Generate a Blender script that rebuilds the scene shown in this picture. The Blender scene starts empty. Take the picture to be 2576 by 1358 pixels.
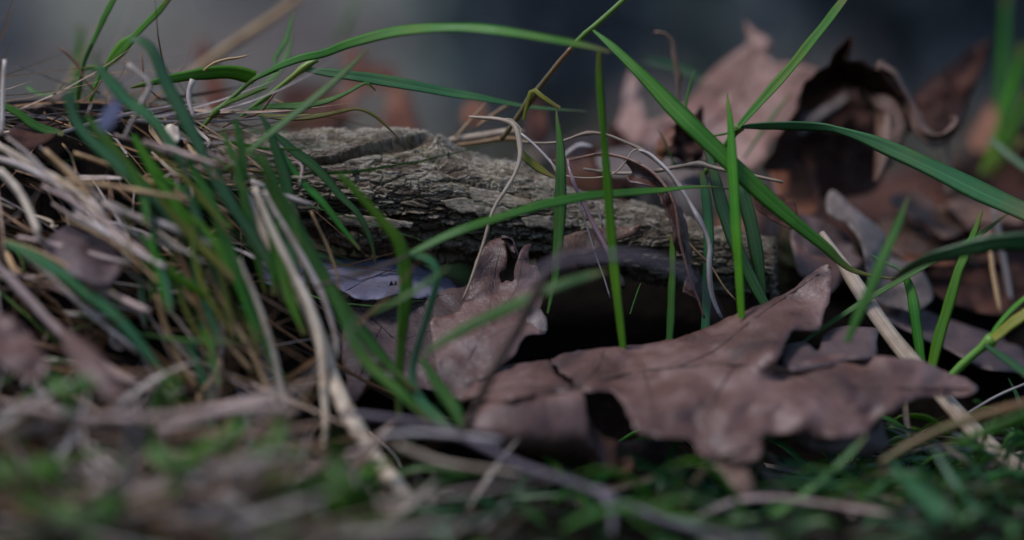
import bpy, math, random
import numpy as np
from mathutils import Vector, Matrix, geometry

R = math.radians
random.seed(7)
rng = np.random.default_rng(11)
scene = bpy.context.scene
col = scene.collection

# ------------------------------------------------------------------ camera, sky, sun, exposure
LENS, SENSOR = 85.0, 36.0
CAM = np.array((0.0, -0.70, 0.116))
PITCH = R(5.0)
FOCUS = 0.693
cam_data = bpy.data.cameras.new('camera')
cam = bpy.data.objects.new('camera', cam_data); col.objects.link(cam)
cam.location = CAM; cam.rotation_euler = (math.pi / 2 - PITCH, 0, 0)
cam_data.lens = LENS; cam_data.sensor_width = SENSOR
cam_data.clip_start = 0.02; cam_data.clip_end = 500
cam_data.dof.use_dof = True; cam_data.dof.focus_distance = FOCUS
cam_data.dof.aperture_fstop = 2.8; cam_data.dof.aperture_blades = 0
scene.camera = cam

world = bpy.data.worlds.new('World'); scene.world = world; world.use_nodes = True
wn = world.node_tree; wn.nodes.clear()
sky = wn.nodes.new('ShaderNodeTexSky'); sky.sky_type = 'NISHITA'; sky.sun_disc = False
SUN_EL, SUN_AZ = 60.0, -62.0          # azimuth measured from behind the camera towards the left
sky.sun_elevation = R(SUN_EL); sky.sun_rotation = R(180 - SUN_AZ)
sky.dust_density = 0.4; sky.ozone_density = 2.0
bg = wn.nodes.new('ShaderNodeBackground'); bg.inputs[1].default_value = 0.10
wo = wn.nodes.new('ShaderNodeOutputWorld')
wn.links.new(sky.outputs[0], bg.inputs[0]); wn.links.new(bg.outputs[0], wo.inputs[0])

sun_data = bpy.data.lights.new('sun', 'SUN'); sun_data.energy = 1.5; sun_data.angle = R(18)
sun_data.color = (0.97, 0.95, 1.0)
sun = bpy.data.objects.new('sun', sun_data); col.objects.link(sun)
sd = Vector((math.sin(R(SUN_AZ)) * math.cos(R(SUN_EL)), -math.cos(R(SUN_AZ)) * math.cos(R(SUN_EL)), math.sin(R(SUN_EL))))
sun.rotation_euler = sd.to_track_quat('Z', 'Y').to_euler(); sun.location = (0, 0, 3)

scene.view_settings.view_transform = 'Standard'; scene.view_settings.look = 'None'
scene.view_settings.gamma = 1.0; scene.view_settings.exposure = 0.92
scene.view_settings.use_curve_mapping = False
scene.render.engine = 'CYCLES'
scene.cycles.use_denoising = True
scene.cycles.max_bounces = 8; scene.cycles.diffuse_bounces = 4; scene.cycles.transmission_bounces = 4
scene.cycles.sample_clamp_indirect = 4

# ------------------------------------------------------------------ measuring: photograph plane (2576 x 1358) at a chosen distance
PX = SENSOR / LENS / 2576.0           # metres per pixel and metre of distance
_c, _s = math.cos(PITCH), math.sin(PITCH)
FWD = np.array((0, _c, -_s)); UP = np.array((0, _s, _c)); RIGHT = np.array((1.0, 0, 0))
def W(x, y, d):
    x = np.asarray(x, float); y = np.asarray(y, float); d = np.asarray(d, float)
    return CAM + FWD * d[..., None] + RIGHT * ((x - 1288) * PX * d)[..., None] + UP * ((679 - y) * PX * d)[..., None]

# ------------------------------------------------------------------ numpy noise
def _hash(ix, iy, seed):
    h = (ix.astype(np.int64) * 374761393 + iy.astype(np.int64) * 668265263 + seed * 1442695041) & 0x7fffffff
    h = ((h ^ (h >> 13)) * 1274126177) & 0x7fffffff
    return ((h ^ (h >> 16)) & 0xffff) / 65535.0
def vnoise(x, y, seed=0):
    x = np.asarray(x, float); y = np.asarray(y, float)
    ix = np.floor(x); iy = np.floor(y); fx = x - ix; fy = y - iy
    ux = fx * fx * (3 - 2 * fx); uy = fy * fy * (3 - 2 * fy)
    a = _hash(ix, iy, seed); b = _hash(ix + 1, iy, seed); c = _hash(ix, iy + 1, seed); d = _hash(ix + 1, iy + 1, seed)
    return (a + (b - a) * ux) * (1 - uy) + (c + (d - c) * ux) * uy - 0.5
def fbm(x, y, seed=0, o=4):
    t = 0; a = 1.0
    for k in range(o):
        t = t + a * vnoise(x * 2 ** k + 17.3 * k, y * 2 ** k - 9.1 * k, seed + k * 7); a *= 0.5
    return t
def sstep(a, b, x):
    t = np.clip((x - a) / (b - a), 0, 1); return t * t * (3 - 2 * t)

# ------------------------------------------------------------------ materials
MAT = {}
def nodes_of(name):
    m = bpy.data.materials.new(name); m.use_nodes = True
    nt = m.node_tree; nt.nodes.clear()
    MAT[name] = m
    return m, nt
def N(nt, t, **kw):
    n = nt.nodes.new(t)
    for k, v in kw.items():
        if k in n.inputs.keys() if isinstance(k, str) else False: n.inputs[k].default_value = v
        else: setattr(n, k, v)
    return n
def ramp(nt, stops):
    r = nt.nodes.new('ShaderNodeValToRGB'); e = r.color_ramp.elements
    while len(e) > 1: e.remove(e[-1])
    e[0].position = stops[0][0]; e[0].color = (*stops[0][1], 1)
    for p, c in stops[1:]:
        k = e.new(p); k.color = (*c, 1)
    return r
def noise_tex(nt, vec, scale, detail=4, rough=0.55, dist=0.0):
    n = nt.nodes.new('ShaderNodeTexNoise'); n.inputs['Scale'].default_value = scale
    n.inputs['Detail'].default_value = detail; n.inputs['Roughness'].default_value = rough
    n.inputs['Distortion'].default_value = dist
    if vec is not None: nt.links.new(vec, n.inputs['Vector'])
    return n
def mix(nt, fac, a, b, mode='MIX'):
    n = nt.nodes.new('ShaderNodeMix'); n.data_type = 'RGBA'; n.blend_type = mode
    for s, v in ((n.inputs[0], fac), (n.inputs[6], a), (n.inputs[7], b)):
        if hasattr(v, 'default_value'): nt.links.new(v, s)
        elif isinstance(v, (int, float)): s.default_value = v
        else: s.default_value = (*v, 1)
    return n.outputs[2]
def offset_coords(nt):
    """object coordinates shifted by the object's own random number"""
    tc = nt.nodes.new('ShaderNodeTexCoord'); oi = nt.nodes.new('ShaderNodeObjectInfo')
    v = nt.nodes.new('ShaderNodeVectorMath'); v.operation = 'MULTIPLY_ADD'
    cb = nt.nodes.new('ShaderNodeCombineXYZ')
    for i in range(3): nt.links.new(oi.outputs['Random'], cb.inputs[i])
    nt.links.new(cb.outputs[0], v.inputs[0]); v.inputs[1].default_value = (7, 3, 5)
    nt.links.new(tc.outputs['Object'], v.inputs[2])
    return v.outputs[0], oi, tc
def finish(nt, color, rough=0.5, spec=0.4, bump=None, bump_d=0.0002, bump_s=0.5, trans=0.0, trans_col=None, sheen=0):
    p = nt.nodes.new('ShaderNodeBsdfPrincipled'); out = nt.nodes.new('ShaderNodeOutputMaterial')
    nt.links.new(color, p.inputs['Base Color'])
    if hasattr(rough, 'default_value'): nt.links.new(rough, p.inputs['Roughness'])
    else: p.inputs['Roughness'].default_value = rough
    p.inputs['Specular IOR Level'].default_value = spec
    if sheen: p.inputs['Sheen Weight'].default_value = sheen
    nrm = None
    if bump is not None:
        b = nt.nodes.new('ShaderNodeBump'); b.inputs['Strength'].default_value = bump_s; b.inputs['Distance'].default_value = bump_d
        nt.links.new(bump, b.inputs['Height']); nt.links.new(b.outputs[0], p.inputs['Normal'])
    if trans > 0:
        t = nt.nodes.new('ShaderNodeBsdfTranslucent'); nt.links.new(trans_col or color, t.inputs[0])
        mx = nt.nodes.new('ShaderNodeMixShader'); mx.inputs[0].default_value = trans
        nt.links.new(p.outputs[0], mx.inputs[1]); nt.links.new(t.outputs[0], mx.inputs[2]); nt.links.new(mx.outputs[0], out.inputs[0])
    else:
        nt.links.new(p.outputs[0], out.inputs[0])
    return p

def grass_mat(name, c0, c1, tip=None, spec=0.45, trans=0.3, rough=0.42, tip0=0.72):
    c0, c1 = (tuple(0.84 * v for v in c) for c in (c0, c1))
    m, nt = nodes_of(name)
    vec, oi, tc = offset_coords(nt)
    uv = nt.nodes.new('ShaderNodeUVMap'); sp = nt.nodes.new('ShaderNodeSeparateXYZ'); nt.links.new(uv.outputs[0], sp.inputs[0])
    ns = noise_tex(nt, vec, 60, 3)
    base = ramp(nt, [(0.3, c0), (0.7, c1)]); nt.links.new(ns.outputs[0], base.inputs[0])
    # parallel veins
    mm = nt.nodes.new('ShaderNodeMath'); mm.operation = 'MULTIPLY'; mm.inputs[1].default_value = 75; nt.links.new(sp.outputs[0], mm.inputs[0])
    sn = nt.nodes.new('ShaderNodeMath'); sn.operation = 'SINE'; nt.links.new(mm.outputs[0], sn.inputs[0])
    mr = nt.nodes.new('ShaderNodeMapRange'); mr.inputs[1].default_value = -1; mr.inputs[2].default_value = 1; mr.inputs[3].default_value = 0.72; mr.inputs[4].default_value = 1.12
    nt.links.new(sn.outputs[0], mr.inputs[0])
    cc = mix(nt, 1.0, base.outputs[0], mr.outputs[0], 'MULTIPLY')
    # pale midrib
    md = nt.nodes.new('ShaderNodeMath'); md.operation = 'SUBTRACT'; md.inputs[1].default_value = 0.5; nt.links.new(sp.outputs[0], md.inputs[0])
    ab = nt.nodes.new('ShaderNodeMath'); ab.operation = 'ABSOLUTE'; nt.links.new(md.outputs[0], ab.inputs[0])
    rr = nt.nodes.new('ShaderNodeMapRange'); rr.inputs[1].default_value = 0.02; rr.inputs[2].default_value = 0.06; rr.inputs[3].default_value = 0.35; rr.inputs[4].default_value = 0.0
    nt.links.new(ab.outputs[0], rr.inputs[0])
    cc = mix(nt, rr.outputs[0], cc, tuple(min(1, v * 1.7 + 0.02) for v in c1))
    # blemishes: dull yellow and brown flecks
    n2 = noise_tex(nt, vec, 260, 3); r2 = ramp(nt, [(0.62, (0, 0, 0)), (0.72, (1, 1, 1))]); nt.links.new(n2.outputs[0], r2.inputs[0])
    h = nt.nodes.new('ShaderNodeMath'); h.operation = 'MULTIPLY'; h.inputs[1].default_value = 0.45; nt.links.new(r2.outputs[0], h.inputs[0])
    cc = mix(nt, h.outputs[0], cc, (0.10, 0.10, 0.02))
    n5 = noise_tex(nt, vec, 38, 4, 0.6); r5_ = ramp(nt, [(0.50, (0, 0, 0)), (0.72, (0.55, 0.55, 0.55))]); nt.links.new(n5.outputs[0], r5_.inputs[0])
    cc = mix(nt, r5_.outputs[0], cc, tuple(min(1, v) for v in (c1[0] * 1.9 + 0.02, c1[1] * 1.05, c1[2] * 0.9)))
    if tip:
        tr = nt.nodes.new('ShaderNodeMapRange'); tr.inputs[1].default_value = tip0; tr.inputs[2].default_value = 1.0
        nt.links.new(sp.outputs[1], tr.inputs[0]); cc = mix(nt, tr.outputs[0], cc, tip)
    hs = nt.nodes.new('ShaderNodeHueSaturation'); nt.links.new(cc, hs.inputs['Color'])
    v = nt.nodes.new('ShaderNodeMapRange'); v.inputs[3].default_value = 0.75; v.inputs[4].default_value = 1.25; nt.links.new(oi.outputs['Random'], v.inputs[0]); nt.links.new(v.outputs[0], hs.inputs['Value'])
    v2 = nt.nodes.new('ShaderNodeMapRange'); v2.inputs[3].default_value = 0.485; v2.inputs[4].default_value = 0.515; nt.links.new(oi.outputs['Random'], v2.inputs[0]); nt.links.new(v2.outputs[0], hs.inputs['Hue'])
    finish(nt, hs.outputs[0], rough, spec, sn.outputs[0], 0.00006, 0.35, trans)
grass_mat('grass_bright', (0.075, 0.27, 0.006), (0.11, 0.34, 0.008), trans=0.35, tip=(0.20, 0.20, 0.03), tip0=0.85)
grass_mat('grass_mid', (0.042, 0.175, 0.010), (0.065, 0.23, 0.012), tip=(0.17, 0.14, 0.035), tip0=0.86)
grass_mat('grass_dark', (0.020, 0.10, 0.012), (0.032, 0.13, 0.014), tip=(0.12, 0.10, 0.03), tip0=0.86)
grass_mat('grass_teal', (0.040, 0.16, 0.040), (0.065, 0.21, 0.062), spec=0.6, tip=(0.15, 0.15, 0.05), tip0=0.88)  # blue-green blades, with some bluish sky sheen painted into the base
grass_mat('grass_yellow', (0.19, 0.26, 0.015), (0.26, 0.22, 0.02), tip=(0.26, 0.17, 0.06))
grass_mat('grass_browning', (0.055, 0.20, 0.010), (0.08, 0.26, 0.012), tip=(0.20, 0.13, 0.03))
grass_mat('grass_stem', (0.10, 0.24, 0.018), (0.15, 0.28, 0.03), trans=0.1)
grass_mat('grass_stem_brown', (0.15, 0.12, 0.02), (0.13, 0.08, 0.025), trans=0.05)

def straw_mat(name, c0, c1, c2, spec=0.35):
    m, nt = nodes_of(name)
    vec, oi, tc = offset_coords(nt)
    uv = nt.nodes.new('ShaderNodeUVMap'); mp = nt.nodes.new('ShaderNodeMapping'); mp.inputs['Scale'].default_value = (9, 1.3, 1)
    nt.links.new(uv.outputs[0], mp.inputs[0])
    ad = nt.nodes.new('ShaderNodeVectorMath'); nt.links.new(mp.outputs[0], ad.inputs[0]); nt.links.new(vec, ad.inputs[1])
    ns = noise_tex(nt, ad.outputs[0], 3.0, 5, 0.65)
    r = ramp(nt, [(0.28, c0), (0.5, c1), (0.72, c2)]); nt.links.new(ns.outputs[0], r.inputs[0])
    n2 = noise_tex(nt, vec, 120, 3); r2 = ramp(nt, [(0.35, (0.62, 0.55, 0.5)), (0.55, (1, 1, 1))]); nt.links.new(n2.outputs[0], r2.inputs[0])
    cc = mix(nt, 0.8, r.outputs[0], r2.outputs[0], 'MULTIPLY')
    hs = nt.nodes.new('ShaderNodeHueSaturation'); nt.links.new(cc, hs.inputs['Color'])
    v = nt.nodes.new('ShaderNodeMapRange'); v.inputs[3].default_value = 0.7; v.inputs[4].default_value = 1.25; nt.links.new(oi.outputs['Random'], v.inputs[0]); nt.links.new(v.outputs[0], hs.inputs['Value'])
    finish(nt, hs.outputs[0], 0.55, spec, ns.outputs[0], 0.0002, 0.5, 0.12)
straw_mat('straw_pale', (0.42, 0.29, 0.17), (0.70, 0.55, 0.39), (0.82, 0.72, 0.59))
straw_mat('straw_grey', (0.33, 0.23, 0.16), (0.60, 0.48, 0.40), (0.78, 0.68, 0.62))
straw_mat('straw_buff', (0.24, 0.165, 0.10), (0.44, 0.335, 0.235), (0.57, 0.47, 0.375))
straw_mat('straw_ash', (0.19, 0.15, 0.13), (0.39, 0.335, 0.31), (0.54, 0.485, 0.47))
straw_mat('straw_tan', (0.26, 0.14, 0.055), (0.45, 0.28, 0.13), (0.60, 0.42, 0.24))
straw_mat('straw_brown', (0.10, 0.045, 0.02), (0.23, 0.115, 0.05), (0.34, 0.19, 0.09))
straw_mat('straw_pink', (0.28, 0.17, 0.13), (0.54, 0.38, 0.32), (0.70, 0.55, 0.48))
straw_mat('twig_mauve', (0.08, 0.06, 0.07), (0.18, 0.14, 0.16), (0.26, 0.22, 0.25))
straw_mat('twig_dark', (0.020, 0.013, 0.010), (0.055, 0.034, 0.024), (0.09, 0.06, 0.045))
straw_mat('stem_purple', (0.10, 0.05, 0.06), (0.20, 0.11, 0.13), (0.34, 0.26, 0.27))

def leaf_mat(name, c0, c1, c2, spot=(0.03, 0.02, 0.018), rough=0.5, spec=0.45, trans=0.12, scale=45):
    c0, c1, c2 = (tuple(0.76 * v for v in c) for c in (c0, c1, c2))
    m, nt = nodes_of(name)
    vec, oi, tc = offset_coords(nt)
    n1 = noise_tex(nt, vec, scale, 6, 0.6, 0.4)
    r = ramp(nt, [(0.36, c0), (0.5, c1), (0.64, c2)]); nt.links.new(n1.outputs[0], r.inputs[0])
    n2 = noise_tex(nt, vec, scale * 4.5, 4, 0.6); r2 = ramp(nt, [(0.62, (0, 0, 0)), (0.70, (1, 1, 1))]); nt.links.new(n2.outputs[0], r2.inputs[0])
    f = nt.nodes.new('ShaderNodeMath'); f.operation = 'MULTIPLY'; f.inputs[1].default_value = 0.7; nt.links.new(r2.outputs[0], f.inputs[0])
    cc = mix(nt, f.outputs[0], r.outputs[0], spot)
    # fine vein net: cell borders
    vo = nt.nodes.new('ShaderNodeTexVoronoi'); vo.feature = 'DISTANCE_TO_EDGE'; vo.inputs['Scale'].default_value = 560; nt.links.new(vec, vo.inputs['Vector'])
    vr = nt.nodes.new('ShaderNodeMapRange'); vr.inputs[1].default_value = 0.0; vr.inputs[2].default_value = 0.10; vr.inputs[3].default_value = 1.0; vr.inputs[4].default_value = 0.0
    nt.links.new(vo.outputs['Distance'], vr.inputs[0])
    f3 = nt.nodes.new('ShaderNodeMath'); f3.operation = 'MULTIPLY'; f3.inputs[1].default_value = 0.14; nt.links.new(vr.outputs[0], f3.inputs[0])
    cc = mix(nt, f3.outputs[0], cc, tuple(min(1, v * 1.6) for v in c2))
    n4 = noise_tex(nt, vec, 700, 3)
    hsum = nt.nodes.new('ShaderNodeMath'); hsum.operation = 'ADD'; nt.links.new(n4.outputs[0], hsum.inputs[0]); nt.links.new(vr.outputs[0], hsum.inputs[1])
    rr = nt.nodes.new('ShaderNodeMapRange'); rr.inputs[3].default_value = rough - 0.1; rr.inputs[4].default_value = rough + 0.2; nt.links.new(n2.outputs[0], rr.inputs[0])
    finish(nt, cc, rr.outputs[0], spec, hsum.outputs[0], 0.00012, 0.5, trans)
leaf_mat('leaf_lilac', (0.052, 0.019, 0.011), (0.145, 0.064, 0.043), (0.24, 0.135, 0.108), spec=0.6, rough=0.46)
leaf_mat('leaf_brown', (0.085, 0.040, 0.022), (0.15, 0.075, 0.043), (0.23, 0.13, 0.085))
leaf_mat('leaf_umber', (0.062, 0.036, 0.031), (0.115, 0.070, 0.064), (0.175, 0.115, 0.105))
leaf_mat('leaf_red', (0.10, 0.030, 0.014), (0.19, 0.065, 0.030), (0.28, 0.12, 0.06), spec=0.3)
leaf_mat('leaf_pale', (0.10, 0.072, 0.055), (0.17, 0.125, 0.10), (0.24, 0.185, 0.16))
leaf_mat('leaf_blue_sheen', (0.15, 0.135, 0.175), (0.23, 0.21, 0.285), (0.31, 0.295, 0.385), spec=0.35, rough=0.55)  # blue sheen of the sky put into the base colour
leaf_mat('leaf_pink', (0.15, 0.055, 0.03), (0.30, 0.145, 0.10), (0.46, 0.28, 0.225), spec=0.5, scale=20)
leaf_mat('leaf_dark', (0.028, 0.010, 0.006), (0.060, 0.022, 0.013), (0.11, 0.042, 0.024), spec=0.18, rough=0.62)
leaf_mat('weed_green', (0.04, 0.14, 0.012), (0.07, 0.20, 0.015), (0.11, 0.26, 0.02), spot=(0.05, 0.10, 0.01), trans=0.3, scale=80)

# ------------------------------------------------------------------ object helpers
def tag(o, label=None, cat=None, group=None, kind=None):
    if label: o['label'] = label
    if cat: o['category'] = cat
    if group: o['group'] = group
    if kind: o['kind'] = kind
    return o
def mesh_obj(name, V, F, mat, parent=None, uv=None, smooth=True, org=None, tri=False):
    """V (n,3) world coordinates; faces list; origin at org (default lowest point of the mesh)"""
    V = np.asarray(V, float)
    if org is None:
        org = V[np.argmin(V[:, 2])]
    org = np.asarray(org, float)
    me = bpy.data.meshes.new(name)
    L = V - org
    if isinstance(F, np.ndarray):
        k = F.shape[1]
        me.vertices.add(len(L)); me.vertices.foreach_set('co', L.ravel())
        me.loops.add(F.size); me.loops.foreach_set('vertex_index', F.ravel().astype(np.int32))
        me.polygons.add(len(F)); me.polygons.foreach_set('loop_start', (np.arange(len(F)) * k).astype(np.int32))
        me.update(calc_edges=True)
        if uv is not None:
            l = me.uv_layers.new(name='UVMap'); l.data.foreach_set('uv', np.asarray(uv, np.float32)[F.ravel()].ravel())
    else:
        me.from_pydata(L.tolist(), [], F); me.update()
        if uv is not None:
            l = me.uv_layers.new(name='UVMap'); idx = np.zeros(len(me.loops), np.int32); me.loops.foreach_get('vertex_index', idx)
            l.data.foreach_set('uv', np.asarray(uv, np.float32)[idx].ravel())
    me.materials.append(MAT[mat] if isinstance(mat, str) else mat)
    if smooth: me.polygons.foreach_set('use_smooth', np.ones(len(me.polygons), bool))
    o = bpy.data.objects.new(name, me); col.objects.link(o)
    if parent is not None:
        o.parent = parent; o.location = org - np.array(parent.location)
    else:
        o.location = org
    return o
def empty(name, loc):
    o = bpy.data.objects.new(name, None); col.objects.link(o); o.location = loc; o.empty_display_size = 0.01
    return o
def P(s):
    return np.array([[float(v) for v in p.split(',')] for p in s.split()])
def crom(p, n):
    """Catmull-Rom through p (k,m), n samples, even by chord length"""
    p = np.asarray(p, float)
    if len(p) == 2: return p[0] + (p[1] - p[0]) * np.linspace(0, 1, n)[:, None]
    q = np.vstack((2 * p[0] - p[1], p, 2 * p[-1] - p[-2]))
    seg = np.linalg.norm(np.diff(p[:, :2], axis=0), axis=1) ** 0.5
    tk = np.concatenate(([0], np.cumsum(seg))); t = np.linspace(0, tk[-1], n)
    i = np.clip(np.searchsorted(tk, t, 'right') - 1, 0, len(p) - 2)
    u = ((t - tk[i]) / seg[i])[:, None]
    a, b, c, d = q[i], q[i + 1], q[i + 2], q[i + 3]
    return 0.5 * (2 * b + (c - a) * u + (2 * a - 5 * b + 4 * c - d) * u * u + (3 * b - a - 3 * c + d) * u ** 3)
def prof(w, n):
    w = np.atleast_1d(np.asarray(w, float))
    if len(w) == 1: return np.full(n, w[0])
    return np.interp(np.linspace(0, 1, n), np.linspace(0, 1, len(w)), w)
def path3(pts, d, n=None):
    p = P(pts) if isinstance(pts, str) else np.asarray(pts, float)
    if n is None:
        n = int(np.clip(np.linalg.norm(np.diff(p[:, :2], axis=0), axis=1).sum() / 16, 8, 64))
    q = crom(p[:, :2], n)
    dd = prof(d, n) / 100.0
    return W(q[:, 0], q[:, 1], dd), dd, n
def frames(C, roll):
    T = np.gradient(C, axis=0); T /= np.linalg.norm(T, axis=1)[:, None] + 1e-12
    Vw = CAM - C; Vw /= np.linalg.norm(Vw, axis=1)[:, None]
    S = np.cross(T, Vw); S /= np.linalg.norm(S, axis=1)[:, None] + 1e-9
    Nn = np.cross(S, T)
    cr, sr = np.cos(roll)[:, None], np.sin(roll)[:, None]
    return T, S * cr + Nn * sr, Nn * cr - S * sr
SEED = [0]
def ribbon(name, pts, d, w, mat, parent=None, roll=0.0, fold=0.22, th=0.00016, org=None, n=None):
    """a grass blade: closed lens-shaped section with a keel; w = width(s) as it appears, in picture pixels"""
    SEED[0] += 1
    C, dd, n = path3(pts, d, n)
    rl = prof(np.radians(np.atleast_1d(roll)), n) + 0.12 * np.sin(np.linspace(0, 5, n) + SEED[0])
    wd = prof(w, n) * PX * dd / np.maximum(0.35, np.cos(rl)) / 2
    wd = np.maximum(wd * (1 + 0.05 * np.sin(np.linspace(0, 23, n) + SEED[0] * 1.7)), 0.00006)
    T, S, Nn = frames(C, rl)
    us = np.array([-1, -0.5, 0, 0.5, 1, 0.5, 0, -0.5])
    lay = np.array([0, 1, 1.5, 1, 0, -1, -1, -1.0]) * th
    V = C[:, None] + S[:, None] * (us[None, :, None] * wd[:, None, None]) + Nn[:, None] * ((np.abs(us) * fold)[None, :, None] * wd[:, None, None] + lay[None, :, None])
    k = 8
    V = V.reshape(-1, 3)
    i = np.arange(n - 1)[:, None] * k; j = np.arange(k)[None]; j2 = (j + 1) % k
    F = np.stack((i + j, i + j2, i + k + j2, i + k + j), -1).reshape(-1, 4)
    UV = np.stack((np.broadcast_to((us + 1) / 2, (n, k)), np.broadcast_to(np.linspace(0, 1, n)[:, None], (n, k))), -1).reshape(-1, 2)
    return mesh_obj(name, V, F, mat, parent, UV, org=org)
def tube_mesh(C, r, k=8, seed=0, rough=0.08):
    n = len(C)
    T, S, Nn = frames(C, np.zeros(n))
    a = np.linspace(0, 2 * np.pi, k, endpoint=False)
    rr = r[:, None] * (1 + rough * np.sin(a[None] * 2 + seed) + rough * rng.normal(size=(n, k)) * 0.5)
    V = C[:, None] + S[:, None] * (np.cos(a)[None, :, None] * rr[..., None]) + Nn[:, None] * (np.sin(a)[None, :, None] * rr[..., None])
    V = V.reshape(-1, 3)
    i = np.arange(n - 1)[:, None] * k; j = np.arange(k)[None]; j2 = (j + 1) % k
    F = np.stack((i + j, i + j2, i + k + j2, i + k + j), -1).reshape(-1, 4)
    V = np.vstack((V, C[:1], C[-1:]))
    jj = np.arange(k); e = (n - 1) * k
    caps = np.vstack((np.stack((np.full(k, n * k), (jj + 1) % k, jj, jj), -1), np.stack((np.full(k, n * k + 1), e + jj, e + (jj + 1) % k, e + (jj + 1) % k), -1)))
    UV = np.stack((np.broadcast_to(a / 6.2832, (n, k)), np.broadcast_to(np.linspace(0, 1, n)[:, None], (n, k))), -1).reshape(-1, 2)
    UV = np.vstack((UV, [[0, 0], [0, 1]]))
    return V, [f for f in F.tolist()] + [f[:3] for f in caps.tolist()], UV
def stalk(name, pts, d, w, mat, parent=None, nodes=(), org=None, wob=0.0, n=None, jit=0.0):
    """a round stem; w = apparent thickness in picture pixels; nodes = swellings at these fractions"""
    SEED[0] += 1
    C, dd, n = path3(pts, d, n)
    if jit:
        C = C + np.stack([jit * fbm(np.linspace(0, 9, n), np.full(n, SEED[0] * 3.1 + q), q, 2) for q in range(3)], 1)
    r = prof(w, n) * PX * dd / 2
    t = np.linspace(0, 1, n)
    r = r * (1 + wob * fbm(t * 14, t * 0 + SEED[0], 3, 3))
    for q in nodes: r = r * (1 + 0.75 * np.exp(-((t - q) / max(0.012, 1.2 / n)) ** 2))
    V, F, UV = tube_mesh(C, np.maximum(r, 0.00008), 8, SEED[0])
    return mesh_obj(name, V, F, mat, parent, UV, org=org)

def inside(poly, x, y):
    px, py = poly[:, 0], poly[:, 1]; r = np.zeros(x.shape, bool); j = len(poly) - 1
    for i in range(len(poly)):
        c = ((py[i] > y) != (py[j] > y)) & (x < (px[j] - px[i]) * (y - py[i]) / (py[j] - py[i] + 1e-12) + px[i])
        r ^= c; j = i
    return r
def tps(ctrl):
    """thin-plate interpolation of depth over the picture plane"""
    c = np.array(ctrl, float); xy = c[:, :2] / 300.0; n = len(c)
    def U(r2): return np.where(r2 > 0, 0.5 * r2 * np.log(r2 + 1e-12), 0)
    D2 = ((xy[:, None] - xy[None]) ** 2).sum(-1)
    K = U(D2) + 1e-3 * np.eye(n); Q = np.hstack((np.ones((n, 1)), xy))
    A = np.block([[K, Q], [Q.T, np.zeros((3, 3))]])
    if n < 4: A = A + 1e-9 * np.eye(n + 3)
    sol = np.linalg.lstsq(A, np.concatenate((c[:, 2], np.zeros(3))), rcond=None)[0]
    def f(x, y):
        q = np.stack((x, y), -1) / 300.0
        d2 = ((q[..., None, :] - xy) ** 2).sum(-1)
        return U(d2) @ sol[:n] + sol[n] + q @ sol[n + 1:]
    return f
def sheet_mesh(outline, fz, step=14, holes=(), edge_noise=2.0, seed=0, sharp=False):
    p = np.asarray(outline, float)
    per = np.linalg.norm(np.diff(np.vstack((p, p[:1])), axis=0), axis=1).sum()
    m = int(max(24, per / step * 1.4))
    if sharp:
        q = np.vstack((p, p[:1])); L = np.concatenate(([0], np.cumsum(np.linalg.norm(np.diff(q, axis=0), axis=1))))
        t = np.unique(np.concatenate((np.linspace(0, L[-1], m, endpoint=False), L[:-1])))
        b = np.stack((np.interp(t, L, q[:, 0]), np.interp(t, L, q[:, 1])), 1)
    else:
        k = len(p); b = crom(np.vstack((p[-2:], p, p[:2])), int(m * (k + 3) / k) + 1)
        # keep one turn
        full = np.vstack((p[-2:], p, p[:2])); seg = np.linalg.norm(np.diff(full, axis=0), axis=1) ** .5
        tk = np.concatenate(([0], np.cumsum(seg))); t = np.linspace(0, tk[-1], len(b)); b = b[(t >= tk[2]) & (t < tk[k + 2] - 1e-6)]
    ph = np.arange(len(b))
    b = b + edge_noise * np.stack((fbm(ph * 0.31, ph * 0 + seed, 5, 3), fbm(ph * 0.31, ph * 0 + seed + 40, 9, 3)), 1) * 2
    x0, y0 = b.min(0); x1, y1 = b.max(0)
    gx, gy = np.meshgrid(np.arange(x0, x1, step), np.arange(y0, y1, step))
    gx = gx + (np.arange(gx.shape[0]) % 2)[:, None] * step / 2
    r = np.random.default_rng(seed + 3)
    gx = (gx + r.uniform(-.2, .2, gx.shape) * step).ravel(); gy = (gy + r.uniform(-.2, .2, gy.shape) * step).ravel()
    ok = inside(b, gx, gy)
    gx, gy = gx[ok], gy[ok]
    dist = np.sqrt(((gx[:, None] - b[None, :, 0]) ** 2 + (gy[:, None] - b[None, :, 1]) ** 2).min(1))
    gx, gy = gx[dist > step * .45], gy[dist > step * .45]
    pts = [Vector(v) for v in b.tolist()] + [Vector((a, c)) for a, c in zip(gx.tolist(), gy.tolist())]
    nb = len(b)
    vo, eo, fo, _, _, _ = geometry.delaunay_2d_cdt(pts, [(i, (i + 1) % nb) for i in range(nb)], [], 1, 1e-4)
    X = np.array([(v.x, v.y) for v in vo]); F = [tuple(f) for f in fo]
    if holes:
        ct = np.array([X[list(f)].mean(0) for f in F]); kill = np.zeros(len(F), bool)
        for h in holes: kill |= inside(np.asarray(h, float), ct[:, 0], ct[:, 1])
        F = [f for f, k in zip(F, kill) if not k]
    return X, F, b
def nearer(d):
    return np.where(d > 72, 72 + (d - 72) * 0.55, d)
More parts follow.
